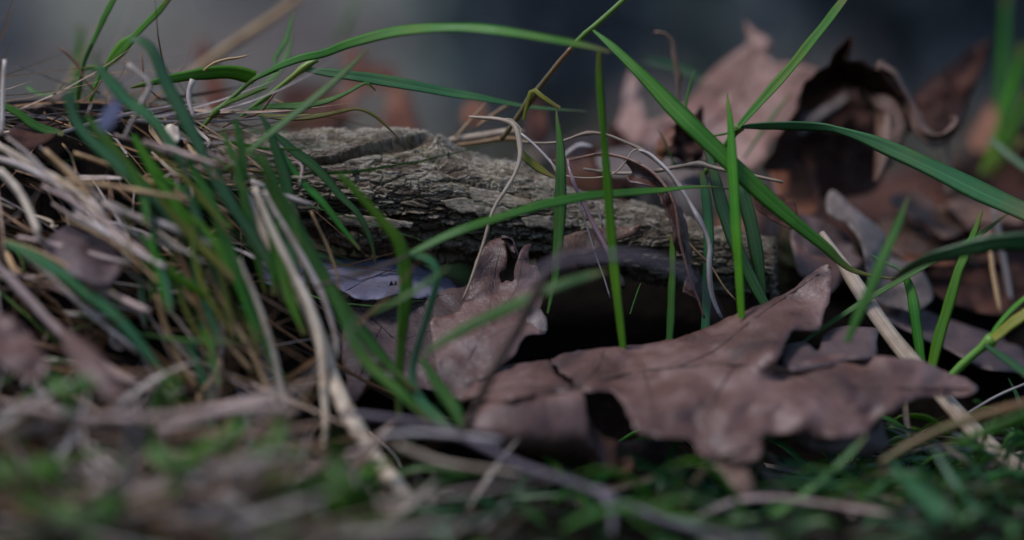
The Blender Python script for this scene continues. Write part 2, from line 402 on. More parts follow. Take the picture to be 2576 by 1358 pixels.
def leaf(name, outline, ctrl, mat, veins=(), step=14, crinkle=0.10, holes=(), parent=None, seed=1, edge=2.0, th=0.00028, vein_mat=None, vein_w=4, sharp=False, part=None):
    """a dead leaf: its edge seen in the picture, its distance from control points (x, y, cm), thickness, ribs as parts"""
    out = P(outline) if isinstance(outline, str) else outline
    cp = P(ctrl) if isinstance(ctrl, str) else np.array(ctrl, float)
    cp[:, 2] = nearer(cp[:, 2])
    f = tps(cp)
    X, F, b = sheet_mesh(out, f, step, [P(h) for h in holes], edge, seed, sharp)
    def depth(x, y):
        return (f(x, y) + crinkle * 3 * fbm(x / 70 + seed * 7, y / 50, seed, 3) + crinkle * 0.35 * fbm(x / 22, y / 17, seed + 3, 2)) / 100
    V = W(X[:, 0], X[:, 1], depth(X[:, 0], X[:, 1]))
    UV = (X - X.min(0)) / 300.0
    o = mesh_obj(part or name, V, F, mat, parent, UV)
    md = o.modifiers.new('thickness', 'SOLIDIFY'); md.thickness = th; md.offset = 0
    first = True
    for v in veins:
        wv = vein_w if first else vein_w * 0.55
        q = crom(P(v)[:, :2], 22); dq = depth(q[:, 0], q[:, 1]) - 0.00025
        C = W(q[:, 0], q[:, 1], dq); r = np.linspace(1, 0.45, 22) * wv * PX * dq / 2
        Vv, Ff, Uu = tube_mesh(C, r, 6, seed)
        mesh_obj('midrib' if first else 'vein', Vv, Ff, vein_mat or mat, o, Uu); first = False
    return o
def ruled(name, ea, da, eb, db, mat, parent=None, bulge=0.0, crinkle=0.06, m=14, n=48, seed=1, th=0.0003, edge=0.6):
    """a curled piece of leaf spanned between two edges, each with its own distances"""
    A = crom(P(ea)[:, :2], n); B = crom(P(eb)[:, :2], n)
    A = A + edge * 2 * np.stack((fbm(np.arange(n) * .4, np.full(n, seed * 1.3), 3, 3), fbm(np.arange(n) * .4, np.full(n, seed + 7.7), 4, 3)), 1)
    B = B + edge * 2 * np.stack((fbm(np.arange(n) * .4, np.full(n, seed + 3.3), 5, 3), fbm(np.arange(n) * .4, np.full(n, seed + 9.7), 6, 3)), 1)
    WA = W(A[:, 0], A[:, 1], nearer(prof(da, n)) / 100); WB = W(B[:, 0], B[:, 1], nearer(prof(db, n)) / 100)
    t = np.linspace(0, 1, m)[None, :, None]
    V = WA[:, None] * (1 - t) + WB[:, None] * t
    T = np.gradient(V, axis=0); S = np.gradient(V, axis=1); Nn = np.cross(T, S); Nn /= np.linalg.norm(Nn, axis=2)[..., None] + 1e-12
    ii, jj = np.meshgrid(np.arange(n), np.arange(m), indexing='ij')
    V = V + Nn * ((bulge / 100 * 4 * t * (1 - t))[..., 0] + crinkle / 100 * 2 * fbm(ii / 6 + seed, jj / 4, seed, 3))[..., None]
    V = V.reshape(-1, 3)
    i = np.arange(n - 1)[:, None] * m; j = np.arange(m - 1)[None]
    F = np.stack((i + j, i + j + 1, i + m + j + 1, i + m + j), -1).reshape(-1, 4)
    UV = np.stack((jj / m, ii / n), -1).reshape(-1, 2)
    o = mesh_obj(name, V, F, mat, parent, UV)
    md = o.modifiers.new('thickness', 'SOLIDIFY'); md.thickness = th; md.offset = 0
    return o
# ------------------------------------------------------------------ ground: one sheet, mound of old grass on the left, a low bank behind the branch
def hmound(x, y):
    mx = sstep(-0.035, -0.085, x) if False else 1 - sstep(-0.098, -0.040, x)
    py = np.interp(y, [-0.18, -0.13, -0.08, -0.05, -0.03, -0.005, 0.03, 0.10, 0.25], [0.0, 0.006, 0.017, 0.030, 0.062, 0.095, 0.103, 0.05, 0.0])
    return mx * py
def hground(x, y):
    x = np.asarray(x, float); y = np.asarray(y, float)
    bank = (0.036 + 0.014 * sstep(-0.02, 0.02, x) * (1 - sstep(0.07, 0.11, x))) * sstep(0.002, 0.045, y) * (1 - 0.7 * sstep(0.5, 1.5, y))
    far = np.maximum(0, y - 3.5) * 0.11 + 0.06 * sstep(0.6, 2.0, y)* fbm(x * 1.3, y * 1.1, 4, 3)
    back = 1.1 * (1 - sstep(-4.5, -1.6, y))  # unseen rise behind the camera, added to block low sky light
    return np.maximum(hmound(x, y), bank) + far + back + 0.006 * fbm(x * 22, y * 22, 2, 3) * (1 - sstep(0.5, 2, np.abs(y)))
g = np.linspace(-1, 1, 220)
gx = np.sinh(g * 7.0) / np.sinh(7.0) * 180; gy = np.sinh(g * 7.0) / np.sinh(7.0) * 180
GX, GY = np.meshgrid(gx, gy)
GZ = hground(GX, GY)
GV = np.stack((GX, GY, GZ), -1).reshape(-1, 3)
ii, jj = np.meshgrid(np.arange(219), np.arange(219), indexing='ij')
GF = np.stack((ii * 220 + jj, ii * 220 + jj + 1, (ii + 1) * 220 + jj + 1, (ii + 1) * 220 + jj), -1).reshape(-1, 4)
m, nt = nodes_of('soil')
tc = nt.nodes.new('ShaderNodeTexCoord')
n1 = noise_tex(nt, tc.outputs['Object'], 180, 6, 0.65)
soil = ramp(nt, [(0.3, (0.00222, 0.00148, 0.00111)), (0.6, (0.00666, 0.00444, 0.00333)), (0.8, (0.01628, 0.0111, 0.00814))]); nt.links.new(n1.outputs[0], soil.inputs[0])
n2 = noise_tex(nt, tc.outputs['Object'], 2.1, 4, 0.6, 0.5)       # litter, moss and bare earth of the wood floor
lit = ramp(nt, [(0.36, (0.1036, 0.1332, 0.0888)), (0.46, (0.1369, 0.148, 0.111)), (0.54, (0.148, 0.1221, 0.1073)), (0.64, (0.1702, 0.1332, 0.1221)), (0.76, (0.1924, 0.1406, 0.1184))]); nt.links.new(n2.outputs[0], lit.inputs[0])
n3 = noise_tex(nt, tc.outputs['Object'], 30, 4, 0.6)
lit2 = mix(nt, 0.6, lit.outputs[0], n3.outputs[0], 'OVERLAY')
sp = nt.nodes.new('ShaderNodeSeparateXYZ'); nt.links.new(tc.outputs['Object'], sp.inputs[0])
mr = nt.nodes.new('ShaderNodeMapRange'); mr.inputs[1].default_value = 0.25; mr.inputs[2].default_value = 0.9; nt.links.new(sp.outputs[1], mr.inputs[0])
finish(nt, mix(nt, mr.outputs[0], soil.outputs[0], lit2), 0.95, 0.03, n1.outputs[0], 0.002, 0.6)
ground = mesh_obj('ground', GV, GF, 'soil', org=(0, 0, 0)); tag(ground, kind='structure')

# ------------------------------------------------------------------ wood far behind: trees and shrubs, melted by the lens
m, nt = nodes_of('tree_bark'); vec, oi, tc = offset_coords(nt)
mp = nt.nodes.new('ShaderNodeMapping'); mp.inputs['Scale'].default_value = (14, 14, 2.2); nt.links.new(vec, mp.inputs[0])
n1 = noise_tex(nt, mp.outputs[0], 2.0, 6, 0.65); r = ramp(nt, [(0.3, (0.076, 0.0684, 0.0684)), (0.55, (0.1976, 0.1786, 0.1786)), (0.75, (0.304, 0.2812, 0.2812))]); nt.links.new(n1.outputs[0], r.inputs[0])
finish(nt, r.outputs[0], 0.85, 0.2, n1.outputs[0], 0.02, 0.8)
m, nt = nodes_of('tree_leaves'); vec, oi, tc = offset_coords(nt)
n1 = noise_tex(nt, vec, 2.5, 4, 0.6); r = ramp(nt, [(0.3, (0.01368, 0.0304, 0.01064)), (0.55, (0.0266, 0.0494, 0.0152)), (0.75, (0.0456, 0.0646, 0.0228))]); nt.links.new(n1.outputs[0], r.inputs[0])
finish(nt, r.outputs[0], 0.6, 0.3, trans=0.2)
m, nt = nodes_of('shrub_leaves'); vec, oi, tc = offset_coords(nt)
n1 = noise_tex(nt, vec, 9, 4, 0.6); r = ramp(nt, [(0.3, (0.1064, 0.1444, 0.1292)), (0.55, (0.19, 0.2356, 0.2128)), (0.75, (0.2736, 0.3192, 0.266))]); nt.links.new(n1.outputs[0], r.inputs[0])
finish(nt, r.outputs[0], 0.6, 0.3, trans=0.15)
m, nt = nodes_of('shrub_dark'); vec, oi, tc = offset_coords(nt)
n1 = noise_tex(nt, vec, 9, 4, 0.6); r = ramp(nt, [(0.3, (0.0456, 0.057, 0.0684)), (0.55, (0.076, 0.0912, 0.1064)), (0.75, (0.1216, 0.1368, 0.152))]); nt.links.new(n1.outputs[0], r.inputs[0])
finish(nt, r.outputs[0], 0.6, 0.2, trans=0.15)
def leaf_cloud(cen, rad, n, size, r):
    u = r.normal(size=(n, 3)); u /= np.linalg.norm(u, axis=1)[:, None]
    rr = r.uniform(0.25, 1, (n, 1)) ** 0.45 * (0.75 + 0.5 * vnoise(u[:, :1] * 2.2 + 5, u[:, 1:2] * 2.2 + u[:, 2:] * 1.7, int(r.integers(99))))
    c = cen + u * rr * rad
    a = r.normal(size=(n, 3)); a /= np.linalg.norm(a, axis=1)[:, None]
    b = np.cross(a, r.normal(size=(n, 3))); b /= np.linalg.norm(b, axis=1)[:, None]
    s = size * r.uniform(0.6, 1.3, (n, 1)); up = np.cross(a, b)
    V = np.stack((c - a * s, c - b * s * .45 + up * s * .12, c + a * s, c + b * s * .45 + up * s * .12), 1).reshape(-1, 3)
    F = np.arange(n * 4).reshape(n, 4)
    return V, F
def tree(px, d, rad, hgt, label, seed):
    r = np.random.default_rng(seed)
    x = (px - 1288) * PX * d; y = -0.70 + d; z = float(hground(x, y))
    e = empty('tree', (x, y, z)); tag(e, label, 'tree', 'trees of the wood behind')
    t = np.linspace(0, 1, 16)
    C = np.stack((x + 0.12 * np.sin(t * 3 + seed) * t, y + 0.10 * np.cos(t * 2.3 + seed) * t, z - 0.15 + t * hgt), 1)
    V, F, UV = tube_mesh(C, rad * (1 - 0.7 * t) * (1 + 0.45 * np.exp(-t * 30)), 12, seed, 0.05)
    mesh_obj('trunk', V, F, 'tree_bark', e, UV)
    for k in range(4):
        a = r.uniform(0, 6.28); h0 = r.uniform(0.5, 0.8); p0 = C[int(h0 * 15)]
        q = np.stack([p0 + np.array((math.cos(a), math.sin(a), 0.7)) * s * hgt * 0.22 for s in np.linspace(0, 1, 6)])
        V, F, UV = tube_mesh(q, np.linspace(0.35, 0.1, 6) * rad, 7, k)
        mesh_obj('limb', V, F, 'tree_bark', e, UV)
    V, F = leaf_cloud(np.array((x, y, z + hgt * 0.92)), np.array((1.5, 1.5, 1.3)), 1500, 0.10, r)
    mesh_obj('crown', V, F, 'tree_leaves', e)
def shrub(px, d, w, hgt, label, seed, n=1500, mat='shrub_leaves'):
    r = np.random.default_rng(seed)
    x = (px - 1288) * PX * d; y = -0.70 + d; z = float(hground(x, y))
    e = empty('shrub', (x, y, z)); tag(e, label, 'shrub', 'dark shrubs behind the branch')
    V, F = leaf_cloud(np.array((x, y, z + hgt * 0.5)), np.array((w, w * .6, hgt * 0.5)), n, 0.028 + 0.006 * d, r)
    V[:, 2] = np.maximum(V[:, 2], z - 0.01)
    mesh_obj('foliage', V, F, mat, e)
    for k in range(5):
        a = r.uniform(-1, 1); q = np.stack([np.array((x + a * w * .7 * s, y, z - 0.03 + hgt * 0.8 * s)) for s in np.linspace(0, 1, 6)])
        V, F, UV = tube_mesh(q, np.linspace(0.012, 0.004, 6), 6, k); mesh_obj('stem', V, F, 'tree_bark', e, UV)
tree(-60, 4.6, 0.10, 4.5, 'blurred slim tree trunk at the photo\'s far upper left edge', 1)
tree(620, 6.2, 0.13, 5.5, 'dim blurred tree trunk behind the tan stalk at upper left', 2)
tree(1300, 5.0, 0.10, 5.0, 'dark blurred tree trunk behind the brown grass stem at top centre', 3)
tree(2330, 4.4, 0.14, 5.0, 'broad dark blurred trunk behind the curled leaf at upper right', 4)
tree(2720, 5.8, 0.16, 5.0, 'dark trunk just past the upper right edge of the photo', 5)
shrub(1180, 3.3, 0.12, 0.45, 'dark blue green blurred shrub above the middle of the branch', 11, 300)
shrub(1420, 2.4, 0.10, 0.30, 'near black blurred shrub low behind the brown grass stem', 12, 700, 'shrub_dark')
shrub(2290, 3.2, 0.24, 0.60, 'dark blue shrub mass behind the curled brown leaf', 13, 1100, 'shrub_dark')
shrub(2600, 2.6, 0.16, 0.50, 'darkest shrub at the upper right corner', 14, 800, 'shrub_dark')
shrub(1790, 4.2, 0.18, 0.40, 'greenish blurred shrub above the pink leaf', 15)

# ------------------------------------------------------------------ the fallen branch
m, nt = nodes_of('bark'); vec, oi, tc = offset_coords(nt)
uv = nt.nodes.new('ShaderNodeUVMap'); mp = nt.nodes.new('ShaderNodeMapping'); mp.inputs['Scale'].default_value = (1, 3.6, 1); nt.links.new(uv.outputs[0], mp.inputs[0])
n1 = noise_tex(nt, mp.outputs[0], 16, 8, 0.68, 0.3)
n2 = noise_tex(nt, mp.outputs[0], 3.2, 5, 0.6, 0.4)
n3 = noise_tex(nt, uv.outputs[0], 11, 6, 0.65, 0.2)
outer = ramp(nt, [(0.3, (0.082, 0.0697, 0.0492)), (0.43, (0.2296, 0.1804, 0.1189)), (0.55, (0.369, 0.3075, 0.2296)), (0.72, (0.533, 0.4715, 0.41))]); nt.links.new(n1.outputs[0], outer.inputs[0])
inner = ramp(nt, [(0.25, (0.036, 0.02304, 0.0144)), (0.5, (0.108, 0.072, 0.0432)), (0.75, (0.1944, 0.1296, 0.0828))]); nt.links.new(n1.outputs[0], inner.inputs[0])
at = nt.nodes.new('ShaderNodeAttribute'); at.attribute_name = 'plate'
base = mix(nt, at.outputs['Fac'], inner.outputs[0], outer.outputs[0])
tone = ramp(nt, [(0.3, (0.62, 0.60, 0.50)), (0.5, (1, 1, 1)), (0.7, (1.0, 0.97, 1.0))]); nt.links.new(n2.outputs[0], tone.inputs[0])
base = mix(nt, 0.9, base, tone.outputs[0], 'MULTIPLY')
alg = ramp(nt, [(0.50, (0, 0, 0)), (0.68, (0.45, 0.45, 0.45))]); nt.links.new(n3.outputs[0], alg.inputs[0])
base = mix(nt, alg.outputs[0], base, (0.13, 0.135, 0.065))         # thin film of algae
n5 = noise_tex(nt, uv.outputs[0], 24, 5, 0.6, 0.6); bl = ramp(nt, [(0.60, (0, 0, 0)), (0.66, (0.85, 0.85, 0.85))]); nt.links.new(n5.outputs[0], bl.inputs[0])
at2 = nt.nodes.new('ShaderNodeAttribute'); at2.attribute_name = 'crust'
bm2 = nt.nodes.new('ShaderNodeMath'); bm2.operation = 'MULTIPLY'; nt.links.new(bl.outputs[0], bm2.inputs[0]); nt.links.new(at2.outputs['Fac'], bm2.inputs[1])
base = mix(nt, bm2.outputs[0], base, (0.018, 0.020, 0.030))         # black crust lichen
n6 = noise_tex(nt, mp.outputs[0], 60, 6, 0.7)
hs = nt.nodes.new('ShaderNodeMath'); hs.operation = 'ADD'; nt.links.new(n1.outputs[0], hs.inputs[0]); nt.links.new(n6.outputs[0], hs.inputs[1])
finish(nt, base, 0.85, 0.22, hs.outputs[0], 0.00045, 0.8)

BX = [540, 620, 690, 770, 860, 950, 1040, 1110, 1160, 1230, 1310, 1390, 1420, 1500, 1600, 1700, 1800, 1900, 1950]
BT = [372, 345, 331, 325, 323, 318, 328, 348, 372, 392, 404, 440, 468, 490, 506, 532, 562, 588, 598]
BB = [560, 575, 590, 612, 640, 654, 662, 668, 668, 662, 662, 668, 672, 686, 708, 732, 748, 755, 757]
def smooth_interp(x, xs, ys):
    xx = np.linspace(xs[0], xs[-1], 400); yy = np.interp(xx, xs, ys)
    k = np.hanning(15); k /= k.sum(); yy = np.convolve(np.pad(yy, 7, 'edge'), k, 'valid')
    return np.interp(x, xx, yy)
def b_axis(x):
    T, B = smooth_interp(x, BX, BT), smooth_interp(x, BX, BB)
    return (T + B) / 2, (B - T) / 2, 0.7145 + 0.004 * sstep(1300, 1950, x)
def curve_dist(x, y, pts):
    """signed distance (positive above) and parameter to a polyline"""
    p = crom(P(pts), 60)
    best = np.full(x.shape, 1e9); sg = np.zeros(x.shape); par = np.zeros(x.shape)
    for k in range(59):
        a, b = p[k], p[k + 1]; ab = b - a; L2 = (ab ** 2).sum()
        t = np.clip(((x - a[0]) * ab[0] + (y - a[1]) * ab[1]) / L2, 0, 1)
        dx = x - a[0] - t * ab[0]; dy = y - a[1] - t * ab[1]; dd = np.hypot(dx, dy); m = dd < best
        best[m] = dd[m]; sg[m] = np.sign(-dy * ab[0] + dx * ab[1])[m]; par[m] = (k + t[m]) / 59
    return best * sg, par
def worley(x, y, seed):
    ix, iy = np.floor(x), np.floor(y); f1 = np.full(x.shape, 9.0); f2 = np.full(x.shape, 9.0); idv = np.zeros(x.shape)
    for ox in (-1, 0, 1):
        for oy in (-1, 0, 1):
            cx, cy = ix + ox, iy + oy
            d = np.hypot(cx + 0.1 + 0.8 * _hash(cx, cy, seed) - x, cy + 0.1 + 0.8 * _hash(cx, cy, seed + 5) - y)
            idn = _hash(cx, cy, seed + 9); m = d < f1
            f2 = np.where(m, f1, np.minimum(f2, d)); idv = np.where(m, idn, idv); f1 = np.where(m, d, f1)
    return f2 - f1, idv
def bark_disp(x, y, phi, full=True):
    """relief of the bark in picture pixels (0.12 mm); x, y is the place on the unworked log"""
    yc, Rr, _ = b_axis(x); v = (y - yc) / Rr                     # -1 crest, 1 underside
    q = y + 9 * fbm(x / 60, y / 40, 5, 3)
    wx = x + 14 * fbm(x / 30, y / 18, 21, 3)
    rug = sstep(-0.35, 0.35, v) * (1 - 0.5 * sstep(1380, 1500, x))
    h = 0; plate = 0.6 + 0.4 * (1 - rug)
    for k, (sx, sy, a, thr) in enumerate(((95, 24, 11.0, 0.10), (60, 17, 8.0, 0.04), (40, 11, 4.0, -0.02))):
        n = fbm(wx / sx + 11 * k, q / sy, 31 + k, 4)
        t = sstep(-0.015, 0.04, n + thr + 0.16 * (1 - rug))
        h = h + a * (0.3 + 0.9 * rug) * (t - 1); plate = plate * (0.35 + 0.65 * t)
    # cracked plates, coarse and fine: each plate sits at its own height
    wy = y + 7 * fbm(x / 24, y / 14, 23, 3)
    e1, i1 = worley(wx / 56, wy / 24, 3); h = h - 14 * (0.35 + 0.65 * rug) * np.exp(-(e1 / 0.075) ** 2) + 5 * (i1 - 0.5) * (0.4 + 0.6 * rug)
    e2_, i2 = worley(wx / 24, wy / 11, 4); h = h - 2.2 * np.exp(-(e2_ / 0.11) ** 2) + 1.8 * (i2 - 0.5)
    # long furrows on the lower face
    fr = np.abs(fbm(x / 130, q / 20, 55, 4)); h = h - 16 * rug * np.exp(-(fr / 0.06) ** 2)
    # ribs and cracks across the grain
    cr = np.abs(fbm(wx / 15, q / 55, 71, 3)); pres = sstep(0.0, 0.2, fbm(x / 60, y / 40, 77, 2))
    h = h - 5.5 * np.exp(-(cr / 0.03) ** 2) * (0.1 + 0.9 * pres) + 2.6 * pres * fbm(x / 9, y / 60, 79, 2)
    h = h + 1.7 * fbm(x / 14, y / 5, 93, 3) + 7 * fbm(x / 90, y / 50, 13, 2)
    # overhanging lip along the top with a deep slot below it
    s, u = curve_dist(x, y, '735,400 790,404 850,396 905,374 965,360 1030,354 1085,342 1118,346')
    ends = sstep(0, .15, u) * (1 - sstep(.72, 1, u)); slot_w = 5 + 9 * np.exp(-((u - 0.62) / 0.25) ** 2)
    up = np.exp(-((s - 13) / 13) ** 2) * (s > -2)
    h = h + ends * (8 * up * sstep(-3, 3, s) - 30 * np.exp(-((s + slot_w * .6) / slot_w) ** 2) * (s < 4))
    plate = plate * (1 - 1.0 * ends * np.exp(-((s + slot_w * .6) / slot_w) ** 2))
    # knot and the spur running down from it
    s2, u2 = curve_dist(x, y, '1085,372 1115,380 1145,405 1190,440 1240,458 1310,466')
    e2 = sstep(-.02, .05, u2) * (1 - sstep(.8, 1, u2))
    h = h + e2 * (17 * np.exp(-(s2 / 21) ** 2) * (0.75 + 0.6 * fbm(x / 22, y / 18, 99, 3)) - 10 * np.exp(-((s2 + 32) / 9) ** 2))
    h = h + 13 * np.exp(-(((x - 1090) / 30) ** 2 + ((y - 362) / 22) ** 2))
    return h, np.clip(plate, 0, 1)
bx = np.linspace(545, 1945, 640)
tt = np.linspace(0, 1, 340, endpoint=False)
phi = 2 * np.pi * tt - 0.42 * np.sin(2 * np.pi * tt - np.pi / 2) - 0.42      # denser on the side towards the lens
Xg, PHI = np.meshgrid(bx, phi, indexing='ij')
yc, Rr, ax = b_axis(Xg)
Yg = yc - Rr * np.cos(PHI)
H, PL = bark_disp(Xg, np.where(np.sin(PHI) >= 0, Yg, Yg + 400), PHI)
H = H * (0.25 + 0.75 * sstep(-0.45, 0.1, np.sin(PHI) + 0.3))
def b_point(x, ph, h):
    yc, Rr, ax = b_axis(x); r = Rr + h
    return W(x, yc - r * np.cos(ph), ax - 0.92 * r * np.sin(ph) * PX * 0.70)
BV = b_point(Xg, PHI, H).reshape(-1, 3)
nx_, nphi = Xg.shape
i = np.arange(nx_ - 1)[:, None] * nphi; j = np.arange(nphi)[None]; j2 = (j + 1) % nphi
BF = np.stack((i + j, i + j2, i + nphi + j2, i + nphi + j), -1).reshape(-1, 4)
BUV = np.stack(((Xg - 545) / 300, PHI * 130 / 300), -1).reshape(-1, 2)
branch = empty('fallen_branch', W(1288, 690, 0.715)); tag(branch, 'rotting grey branch with cracked flaking bark lying across the middle', 'branch')
bark = mesh_obj('bark', BV, BF, 'bark', branch, BUV)
a_ = bark.data.attributes.new('plate', 'FLOAT', 'POINT'); a_.data.foreach_set('value', PL.ravel().astype(np.float32))
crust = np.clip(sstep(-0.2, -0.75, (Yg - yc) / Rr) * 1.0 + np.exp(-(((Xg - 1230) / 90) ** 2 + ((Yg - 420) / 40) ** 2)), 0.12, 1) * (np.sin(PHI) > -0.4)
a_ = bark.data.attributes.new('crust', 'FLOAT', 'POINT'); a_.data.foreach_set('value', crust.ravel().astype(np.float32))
# broken end: ragged wood ring and torn fibres
m, nt = nodes_of('rotten_wood'); vec, oi, tc = offset_coords(nt)
n1 = noise_tex(nt, vec, 260, 6, 0.7); r = ramp(nt, [(0.3, (0.07, 0.05, 0.035)), (0.6, (0.20, 0.16, 0.12)), (0.8, (0.33, 0.28, 0.23))]); nt.links.new(n1.outputs[0], r.inputs[0])
finish(nt, r.outputs[0], 0.9, 0.15, n1.outputs[0], 0.001, 0.8)
k = 90; ph = np.linspace(0, 2 * np.pi, k, endpoint=False); rings = []
for fr_, dx in ((1.0, -4), (0.97, 7), (0.80, 9), (0.72, 0), (0.66, -60), (0.60, -180)):
    xx = 1941 + dx + (5 * rng.normal(size=k) if dx > -20 else 0); yc_, R_, a0 = b_axis(np.full(k, 1941.0))
    rr_ = R_ * fr_ * (1 + 0.04 * rng.normal(size=k))
    rings.append(W(xx, yc_ - rr_ * np.cos(ph), a0 - 0.92 * rr_ * np.sin(ph) * PX * 0.70))
EV = np.vstack(rings); i = np.arange(len(rings) - 1)[:, None] * k; j = np.arange(k)[None]; j2 = (j + 1) % k
mesh_obj('broken_end', EV, np.stack((i + j, i + j2, i + k + j2, i + k + j), -1).reshape(-1, 4), 'rotten_wood', branch)
FV, FF, o0 = [], [], 0
for q in range(130):
    a = rng.uniform(0.35, 2.6); yc_, R_, a0 = b_axis(np.array([1941.0])); rr_ = R_[0] * rng.uniform(0.72, 1.0)
    s = np.linspace(0, 1, 5); L = rng.uniform(4, 17)
    C = W(1936 + s * L, yc_[0] - rr_ * math.cos(a) + s * s * rng.uniform(-4, 12), a0[0] - 0.92 * rr_ * math.sin(a) * PX * 0.70 + s * rng.uniform(-.001, .001))
    V, F, UV = tube_mesh(C, np.linspace(1.1, .35, 5) * PX * .7, 4, q); FV.append(V); FF += [[v + o0 for v in f] for f in F]; o0 += len(V)
tag(mesh_obj('torn_fibres', np.vstack(FV), FF, 'rotten_wood', branch), kind='stuff')
# loose bark flakes, one by one: ragged lower edges standing off the log
def flake(poly, lift, seed, name='bark_flake', mat='bark', lab=None, up=1.0):
    p = P(poly)
    X, F, b = sheet_mesh(p, None, 5.5, (), 1.6, seed, True)
    y0, y1 = p[:, 1].min(), p[:, 1].max(); t = (X[:, 1] - y0) / (y1 - y0)
    yc_, R_, a0 = b_axis(X[:, 0]); cph = np.clip((yc_ - X[:, 1]) / R_, -0.985, 0.985); ph = np.arccos(cph)
    h0, _ = bark_disp(X[:, 0], X[:, 1], ph)
    h = np.maximum(h0 * 0.75, -4) + up + 2.0 + lift * t ** 1.5 + 2.6 * fbm(X[:, 0] / 12, X[:, 1] / 5, seed, 3)
    V = b_point(X[:, 0], ph, h)
    o = mesh_obj(name, V, F, mat, branch, np.stack(((X[:, 0] - 545) / 300, ph * 130 / 300), -1))
    for an, val in (('plate', 0.8), ('crust', 0.3)):
        a = o.data.attributes.new(an, 'FLOAT', 'POINT'); a.data.foreach_set('value', np.full(len(X), val, np.float32))
    md = o.modifiers.new('thickness', 'SOLIDIFY'); md.thickness = 0.0006; md.offset = 0
    if lab: o['label'] = lab
    return o
flake('958,428 975,416 1000,402 1040,388 1078,378 1104,380 1108,410 1103,440 1092,455 1075,459 1062,452 1046,459 1030,452 1016,458 1004,448 990,444 985,434 965,432', 7, 1, lab='wide pale grey flake with ragged lower edge at the middle')
flake('868,430 890,424 925,420 948,424 942,434 925,436 912,446 900,440 884,452 872,444', 5, 2)
flake('800,498 840,488 880,486 930,490 975,495 1000,500 995,512 975,504 955,512 930,506 900,512 880,505 850,512 825,506', 6, 3)
flake('920,488 960,482 1010,484 1060,492 1105,500 1110,516 1090,510 1076,518 1060,510 1045,520 1030,512 1004,520 990,508 960,512 940,500', 6, 4)
flake('1110,505 1150,496 1190,500 1240,512 1290,522 1296,540 1270,536 1250,548 1225,540 1205,546 1190,534 1160,536 1130,524', 6, 5)
flake('1180,470 1230,478 1290,492 1340,508 1336,524 1310,518 1290,528 1262,516 1240,522 1215,508 1190,506', 5, 6)
flake('830,548 880,540 940,544 990,552 1040,560 1036,574 1010,568 985,578 955,568 925,574 890,564 850,568', 6, 7)
flake('1050,560 1100,552 1150,560 1210,572 1206,588 1180,582 1160,592 1130,582 1100,588 1070,576', 6, 8)
flake('960,590 1020,584 1080,592 1130,602 1126,616 1095,610 1070,620 1040,610 1000,614 970,604', 6, 9)
flake('1150,608 1200,598 1250,600 1300,606 1298,622 1270,616 1240,626 1210,618 1180,626 1160,620', 6, 10)
flake('1310,548 1350,540 1400,546 1440,556 1436,576 1410,570 1390,580 1360,570 1330,574', 4, 11)
flake('700,345 730,330 765,330 800,332 806,352 790,360 770,352 750,362 720,356', 4, 12, lab='whitish lichen covered flake near the left end')
flake('1470,560 1510,550 1560,556 1600,566 1596,584 1560,580 1530,590 1500,580 1476,580', 4, 13)
flake('700,450 740,440 790,446 820,456 812,470 780,464 760,474 730,466 706,468', 5, 14)
flake('690,350 725,334 770,326 850,322 950,317 1040,329 1100,344 1122,350 1100,352 1060,357 1030,362 1000,362 965,370 935,374 905,386 880,390 850,404 825,404 800,410 770,398 735,385 705,370', 24, 15, 'bark_lip', lab='overhanging bark lip along the crest of the branch', up=3.0)
# black crusts of fungus
m, nt = nodes_of('fungus'); vec, oi, tc = offset_coords(nt)
n1 = noise_tex(nt, vec, 500, 5, 0.7); r = ramp(nt, [(0.3, (0.006, 0.006, 0.009)), (0.7, (0.03, 0.03, 0.042))]); nt.links.new(n1.outputs[0], r.inputs[0])
finish(nt, r.outputs[0], 0.7, 0.3, n1.outputs[0], 0.001, 0.9)
for q, (cx, cy, ra, rb) in enumerate(((876, 415, 17, 11), (818, 437, 11, 8), (893, 432, 9, 7), (1384, 463, 7, 8), (1157, 362, 16, 9), (900, 452, 10, 7))):
    a = np.linspace(0, 2 * np.pi, 14, endpoint=False)
    pl = ' '.join('%.1f,%.1f' % (cx + ra * math.cos(t) * (1 + .25 * math.sin(3 * t + q)), cy + rb * math.sin(t) * (1 + .25 * math.cos(2 * t + q))) for t in a)
    flake(pl, 1, 40 + q, 'fungus_crust', 'fungus', up=2.5)
# ------------------------------------------------------------------ dead leaves
leaf_mat('navy', (0.02, 0.022, 0.05), (0.03, 0.034, 0.075), (0.045, 0.05, 0.10), spec=0.4)
def L(label, *a, **k):
    o = leaf('dead_leaf', *a, **k); tag(o, label, 'leaf'); return o
